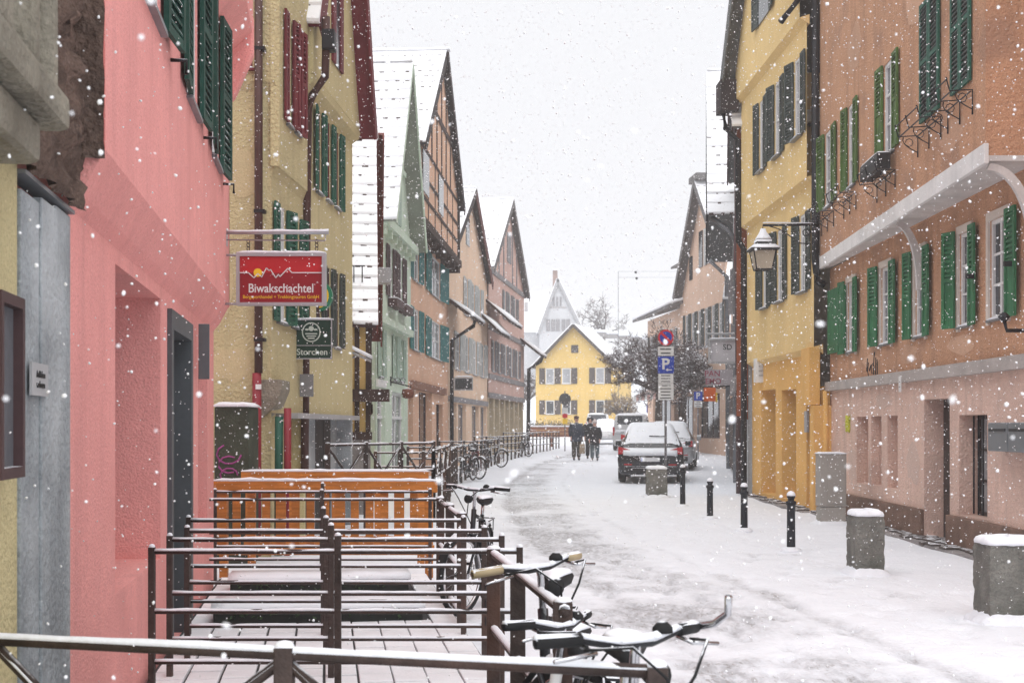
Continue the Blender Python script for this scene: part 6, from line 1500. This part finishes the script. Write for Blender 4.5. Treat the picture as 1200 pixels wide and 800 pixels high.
# ------------------------------------------------------------------ people
def skin_obj(name, verts, edges, radii, mat, parent, root=0, sub=2):
    me = bpy.data.meshes.new(name); me.from_pydata([Vector(v) for v in verts], edges, []); me.materials.append(mat)
    o = bpy.data.objects.new(name, me); COL.objects.link(o); o.parent = parent; ORG[o.name] = ORG[parent.name]
    md = o.modifiers.new('skin', 'SKIN'); md.use_smooth_shade = True
    sv = me.skin_vertices[0].data
    for i, r in enumerate(radii): sv[i].radius = (r, r) if not isinstance(r, tuple) else r
    sv[root].use_root = True
    sb = o.modifiers.new('sub', 'SUBSURF'); sb.levels = sb.render_levels = sub
    return o
skinm = M('skin', (.55, .32, .25), rough=.6, var=.05)
def person(label, pos, turn, H_, coat, legs_m, shoes_m, hat_m, hair_m, stride=.16, bag=None, coat_len=.78, hat='cap', arm=(.06, -.05)):
    h = empty('person', pos, label, 'person', 'people walking in the street'); h.rotation_euler.z = turn
    k = H_/1.75
    def S(*v): return tuple(q*k for q in v)
    # local: facing -y
    V = [S(0, 0, .95), S(0, 0, 1.12), S(0, .0, 1.33), S(0, -.005, 1.47), S(0, -.015, 1.56), S(0, -.02, 1.66), S(0, -.01, 1.73)]
    E = [(0, 1), (1, 2), (2, 3), (3, 4), (4, 5), (5, 6)]; Rr = [.12, .125, .14, .055, .075, .09, .05]
    for sg, st_, am in ((-1, stride, arm[0]), (1, -stride, arm[1])):
        b = len(V)
        V += [S(.17*sg, 0, 1.40), S(.225*sg, .02, 1.15), S(.23*sg, -am*1.0-.03, .92), S(.23*sg, -am*1.1-.05, .86)]
        E += [(2, b), (b, b+1), (b+1, b+2), (b+2, b+3)]; Rr += [.06, .048, .034, .036]
        w = V[b+3]
        for q in range(5):
            c_ = len(V); ox = (q-2)*.016*k if q else -sg*.035*k
            V += [(w[0]+ox*.4, w[1]-ox, w[2]-.05*k), (w[0]+ox*.4-sg*.012, w[1]-ox-.012, w[2]-(.085 if q else .065)*k)]; E += [(b+3, c_), (c_, c_+1)]; Rr += [.010, .008]
        b = len(V)
        V += [S(.09*sg, 0, .90), S(.10*sg, -st_*.55-.02, .50), S(.105*sg, -st_*.75+.05, .09), S(.11*sg, -st_*.75-.10, .035)]
        E += [(0, b), (b, b+1), (b+1, b+2), (b+2, b+3)]; Rr += [.085, .058, .042, .035]
    skin_obj('body', V, E, [r*k for r in Rr], skinm, h)
    # jacket
    JV = [S(0, 0, coat_len), S(0, 0, .98), S(0, 0, 1.18), S(0, 0, 1.36), S(0, -.005, 1.47)]; JE = [(0, 1), (1, 2), (2, 3), (3, 4)]; JR = [.235, .235, .23, .225, .10]
    for sg, am in ((-1, arm[0]), (1, arm[1])):
        b = len(JV); JV += [S(.19*sg, 0, 1.39), S(.25*sg, .02, 1.15), S(.24*sg, -am-.03, .93)]; JE += [(3, b), (b, b+1), (b+1, b+2)]; JR += [.115, .09, .068]
    j = skin_obj('jacket', JV, JE, [r*k for r in JR], coat, h, 1)
    TV = [S(0, 0, .92)]; TE = []; TR = [.14]
    for sg, st_ in ((-1, stride), (1, -stride)):
        b = len(TV); TV += [S(.095*sg, 0, .82), S(.105*sg, -st_*.55-.02, .50), S(.11*sg, -st_*.75+.045, .10)]; TE += [(0, b), (b, b+1), (b+1, b+2)]; TR += [.13, .10, .085]
    skin_obj('trousers', TV, TE, [r*k for r in TR], legs_m, h)
    for sg, st_ in ((-1, stride), (1, -stride)):
        skin_obj('shoe', [S(.11*sg, -st_*.75+.06, .06), S(.11*sg, -st_*.75-.03, .055), S(.115*sg, -st_*.75-.13, .04)], [(0, 1), (1, 2)], [.055*k, .05*k, .04*k], shoes_m, h)
    o0 = ORG[h.name]
    def ballp(name, c, r, mat, sq=(1, 1, 1)): return MB().ball(Vector(S(*c))+o0, r*k, 12, 8, sq).build(name, mat, h, smooth=True)
    ballp('hair', (0, .015, 1.655), .102, hair_m, (.95, 1.0, 1.0))
    for sg in (-1, 1): ballp('eye', (.033*sg, -.103, 1.655), .011, black_p)
    ballp('nose', (0, -.118, 1.63), .016, skinm, (.8, 1, 1.2)); ballp('mouth', (0, -.105, 1.585), .017, M('lips', (.4, .16, .14)) if 'lips' not in bpy.data.materials else bpy.data.materials['lips'], (1.3, .4, .4))
    if hat == 'cap': ballp('cap', (0, -.01, 1.715), .108, hat_m, (1, 1.08, .62)); MB().ball(Vector(S(0, -.11, 1.70))+o0, .06*k, 10, 5, (1.1, .8, .16)).build('cap_peak', hat_m, h, smooth=True)
    elif hat == 'beanie': ballp('beanie', (0, 0, 1.70), .112, hat_m, (1, 1.05, .85)); ballp('bobble', (0, 0, 1.81), .035, hat_m)
    else: ballp('hood', (0, .035, 1.645), .135, hat_m, (1, .95, 1.05))
    ballp('scarf', (0, -.02, 1.475), .09, coat, (1.05, 1.0, .5)); 
    # snow dusting on the shoulders comes with the jacket's material
    return h
navy = M('navy_jacket', (.032, .040, .062), rough=.85, var=.3, dust=.25); black_c = M('black_coat', (.018, .018, .022), rough=.9, var=.3, dust=.2); olive = M('olive_trousers', (.060, .052, .040), rough=.9, var=.2); jean = M('blue_grey_jeans', (.085, .115, .13), rough=.9, var=.2); boot = M('dark_boot', (.02, .018, .018), rough=.6)
person('walker in navy jacket and olive trousers with brown cap', pxg(675.5, 52.5), .08, 1.80, navy, olive, boot, M('brown_cap', (.10, .055, .045), var=.2), M('dark_hair', (.04, .03, .025)), .10)
person('walker in black coat, pale woollen hat and blue grey jeans', pxg(697, 52.0), -.15, 1.62, black_c, jean, boot, M('pale_wool', (.55, .47, .45), var=.1), M('grey_hair', (.28, .24, .22)), .13, hat='beanie', coat_len=.70, arm=(.1, .1))
person('hooded walker all in black between the other two', pxg(691.5, 54.2), .0, 1.76, black_c, black_c, boot, black_c, M('black_hair', (.02, .018, .018)), .12, hat='hood')
bp_ = pxg(682.3, 52.2); bgm = M('tan_cloth_bag', (.36, .28, .20), rough=.9, var=.15)
h = empty('shopping_bag', bp_+Vector((0, 0, .28)), 'tan cloth shopping bag carried between the walkers', 'bag')
rg = [[bp_+Vector((w*a, t*b, z)) for a, b in ((-1, -1), (0, -1.2), (1, -1), (1, 1), (0, 1.2), (-1, 1))] for z, w, t in ((.28, .09, .04), (.32, .12, .065), (.55, .11, .055), (.68, .10, .03))]
MB().loft(rg).build('sack', bgm, h, smooth=True); tb('strap', bgm, h, [bp_+Vector((-.07, 0, .67)), bp_+Vector((-.03, 0, .86)), bp_+Vector((.03, 0, .86)), bp_+Vector((.07, 0, .67))], .012)

# ------------------------------------------------------------------ trees
bark = M('plane_bark', (.085, .070, .060), rough=.95, var=.35, scale=6, bump=.5, bscale=20, dust=.30)
twigm = M('twig_brown', (.075, .050, .048), rough=.95, var=.4, scale=6, dust=.30)
twigl = M('twig_tan', (.26, .20, .14), rough=.95, var=.3, scale=6, dust=.3)
def tree(name, label, base, hgt, spread, crown_h, r0, levels, seed, tm_, trunk_r=.22, limbs=7, twig_r=.012, kids=5, up=.35, fork=.42, leaf=0, lean=(0, 0)):
    rn = random.Random(seed); h = empty(name, base, label, 'tree', 'bare winter trees'); tr = MB(); tw = MB(); lf = MB()
    top = base+Vector((lean[0], lean[1], hgt*fork))
    tr.tube([base-Vector((0, 0, .2)), base+Vector((.0, 0, .3)), base.lerp(top, .6)+Vector((rn.uniform(-.1, .1), 0, 0)), top], [trunk_r*1.25, trunk_r, trunk_r*.85, trunk_r*.8], 10)
    def grow(p, d, ln, r, lv):
        n = 3; q = p; pts = [p]; rs = [r]
        for i in range(n):
            d = (d+Vector((rn.uniform(-.3, .3), rn.uniform(-.3, .3), rn.uniform(-.12, .3)*up*2))).normalized(); q = q+d*ln/n; pts.append(q); rs.append(r*(1-.5*(i+1)/n))
        (tr if lv <= 1 else tw).tube(pts, rs, 6 if lv <= 1 else 3)
        if leaf and lv >= levels-1:
            for _ in range(leaf):
                c = q+Vector((rn.gauss(0, .12), rn.gauss(0, .12), rn.gauss(0, .12))); a = Vector((rn.uniform(-1, 1), rn.uniform(-1, 1), rn.uniform(-1, 1))).normalized()*.06; b = Vector((rn.uniform(-1, 1), rn.uniform(-1, 1), rn.uniform(-1, 1))).normalized()*.03
                lf.add([c-a, c+b, c+a, c-b], [(0, 1, 2, 3)])
        if lv < levels:
            for _ in range(kids+(2 if lv == levels-1 else 0)):
                t = rn.uniform(.35, 1.0); i = min(int(t*n), n-1); pp = pts[i].lerp(pts[i+1], t*n-i)
                nd = (d*.55+Vector((rn.gauss(0, 1), rn.gauss(0, 1), rn.gauss(.12, .75))).normalized()).normalized()
                grow(pp, nd, ln*rn.uniform(.45, .72), max(rs[i]*.5, twig_r), lv+1)
    for i in range(limbs):
        a = 2*math.pi*(i+rn.uniform(-.3, .3))/limbs; d = Vector((math.cos(a), math.sin(a), rn.uniform(.25, 1.0)*crown_h/spread)).normalized()
        grow(top-Vector((0, 0, rn.uniform(0, .3))), d, spread*rn.uniform(.55, .75), r0, 1)
    tr.build('trunk', bark, h, smooth=True); tw.build('crown', tm_, h, kind='stuff')
    if lf.v: lf.build('withered_leaves', tm_, h, kind='stuff')
    return h
tree('plane_tree', 'dense pollarded tree with snowy twigs behind the near traffic sign', pxg(772, 60), 6.2, 2.6, 2.9, .09, 5, 3, twigm, .15, 12, .011, 5, fork=.52)
tree('plane_tree', 'second pollarded tree with leaning trunk right of the traffic sign', pxg(803, 62), 6.2, 2.3, 2.6, .09, 5, 8, twigm, .13, 10, .011, 5, fork=.51)
tree('plane_tree', 'tan twigged knotty pollard tree beside the yellow house', pxg(730, 86), 5.0, 1.7, 2.6, .16, 4, 21, twigl, .42, 8, .013, 5, fork=.36)
for lab, x, Y, hg, sd2 in (('small bare tree on the hill left of the bare crown', 692, 172, 9, 5), ('bare tree crown standing on the snowy hill', 708, 168, 13, 9), ('low bare bush on the hill slope', 682, 160, 7, 14), ('bare tree between rose house and yellow house', 619, 118, 9, 33)):
    tree('bare_tree', lab, Vector(((x-600)/F*Y, Y, 9.5 if Y > 150 else 1)), hg, hg*.35, hg*.45, .12, 4, sd2, twigm, .2, 6, .03, 4, fork=.35)

# ------------------------------------------------------------------ overhead wires
h = empty('overhead_wire', px(774, 345, 72), 'thin overhead wires crossing to the far peach house', 'wire')
for y0, y1 in ((318, 316), (325, 323)): tb('strand', zinc, h, [px(725, y0, 90), px(790, (y0+y1)/2+1, 88), px(850, y1, 86)], .008, 4)
for x, y in ((745, 319), (746, 326)): MB().ball(px(x, y, 89.5), .1, 6, 4).build('insulator', black_p, h)
tb('mast', zinc, h, [pxg(724.5, 90), px(724.5, 318, 90)], .02, 6)

# ------------------------------------------------------------------ falling snow
rn = random.Random(5)
bm = bmesh.new(); bmesh.ops.create_icosphere(bm, subdivisions=1, radius=1); icv = [tuple(v.co) for v in bm.verts]; icf = [tuple(v.index for v in f.verts) for f in bm.faces]; bm.free()
octv = [(1, 0, 0), (-1, 0, 0), (0, 1, 0), (0, -1, 0), (0, 0, 1), (0, 0, -1)]; octf = [(0, 2, 4), (2, 1, 4), (1, 3, 4), (3, 0, 4), (2, 0, 5), (1, 2, 5), (3, 1, 5), (0, 3, 5)]
vs, fs = [], []
def flake(p, r, near):
    b = len(vs); V_, F_ = (icv, icf) if near else (octv, octf)
    q = Matrix.Rotation(rn.uniform(0, 3), 3, Vector((rn.uniform(-1, 1), rn.uniform(-1, 1), .3))); q = q @ Matrix.Diagonal((r*rn.uniform(.7, 1.3), r*rn.uniform(.6, 1.1), r*rn.uniform(.7, 1.3)))
    p = Vector(p)
    for v in V_:
        w = Vector(v)
        if near: w = w*rn.uniform(.75, 1.15)
        vs.append(p+q @ w)
    fs.extend(tuple(b+i for i in f) for f in F_)
for i in range(120000):
    y = 2.4+(40-2.4)*rn.random()**.72; w = 1.2+y*.46
    flake((rn.uniform(-w-.5, w+.5), y, rn.uniform(.1, 1.8+y*.36)), min(.0060, max(.0015, rn.lognormvariate(math.log(.0035), .42)))*(1 if y < 9 else 1.4), y < 5.5)
for i in range(70): y = rn.uniform(1.1, 2.6); flake((rn.uniform(-.5*y, .5*y), y, EYE+rn.uniform(-.22*y, .36*y)), rn.uniform(.0022, .0042), True)
me = bpy.data.meshes.new('falling_snow'); me.from_pydata(vs, [], fs)
for p in me.polygons: p.use_smooth = True
me.materials.append(M('snowflake', (.9, .9, .92), rough=.9, var=0, spec=.1)); o = bpy.data.objects.new('falling_snow', me); COL.objects.link(o); tag(o, 'snowflakes falling all over the street', None, None, 'stuff')

# ------------------------------------------------------------------ snowy air
SC.cycles.volume_bounces = 3
hz = MB().box(WF, -170, 180, -30, 430, -3, 26).build('haze', snow, None, kind='stuff')
hm = bpy.data.materials.new('snowy_air'); hm.use_nodes = True; hm.node_tree.nodes.clear()
pv_ = hm.node_tree.nodes.new('ShaderNodeVolumePrincipled'); ou = hm.node_tree.nodes.new('ShaderNodeOutputMaterial')
pv_.inputs['Color'].default_value = (.985, .985, .99, 1); pv_.inputs['Density'].default_value = .0019; pv_.inputs['Anisotropy'].default_value = .2
hm.node_tree.links.new(pv_.outputs[0], ou.inputs['Volume']); hz.data.materials.clear(); hz.data.materials.append(hm)
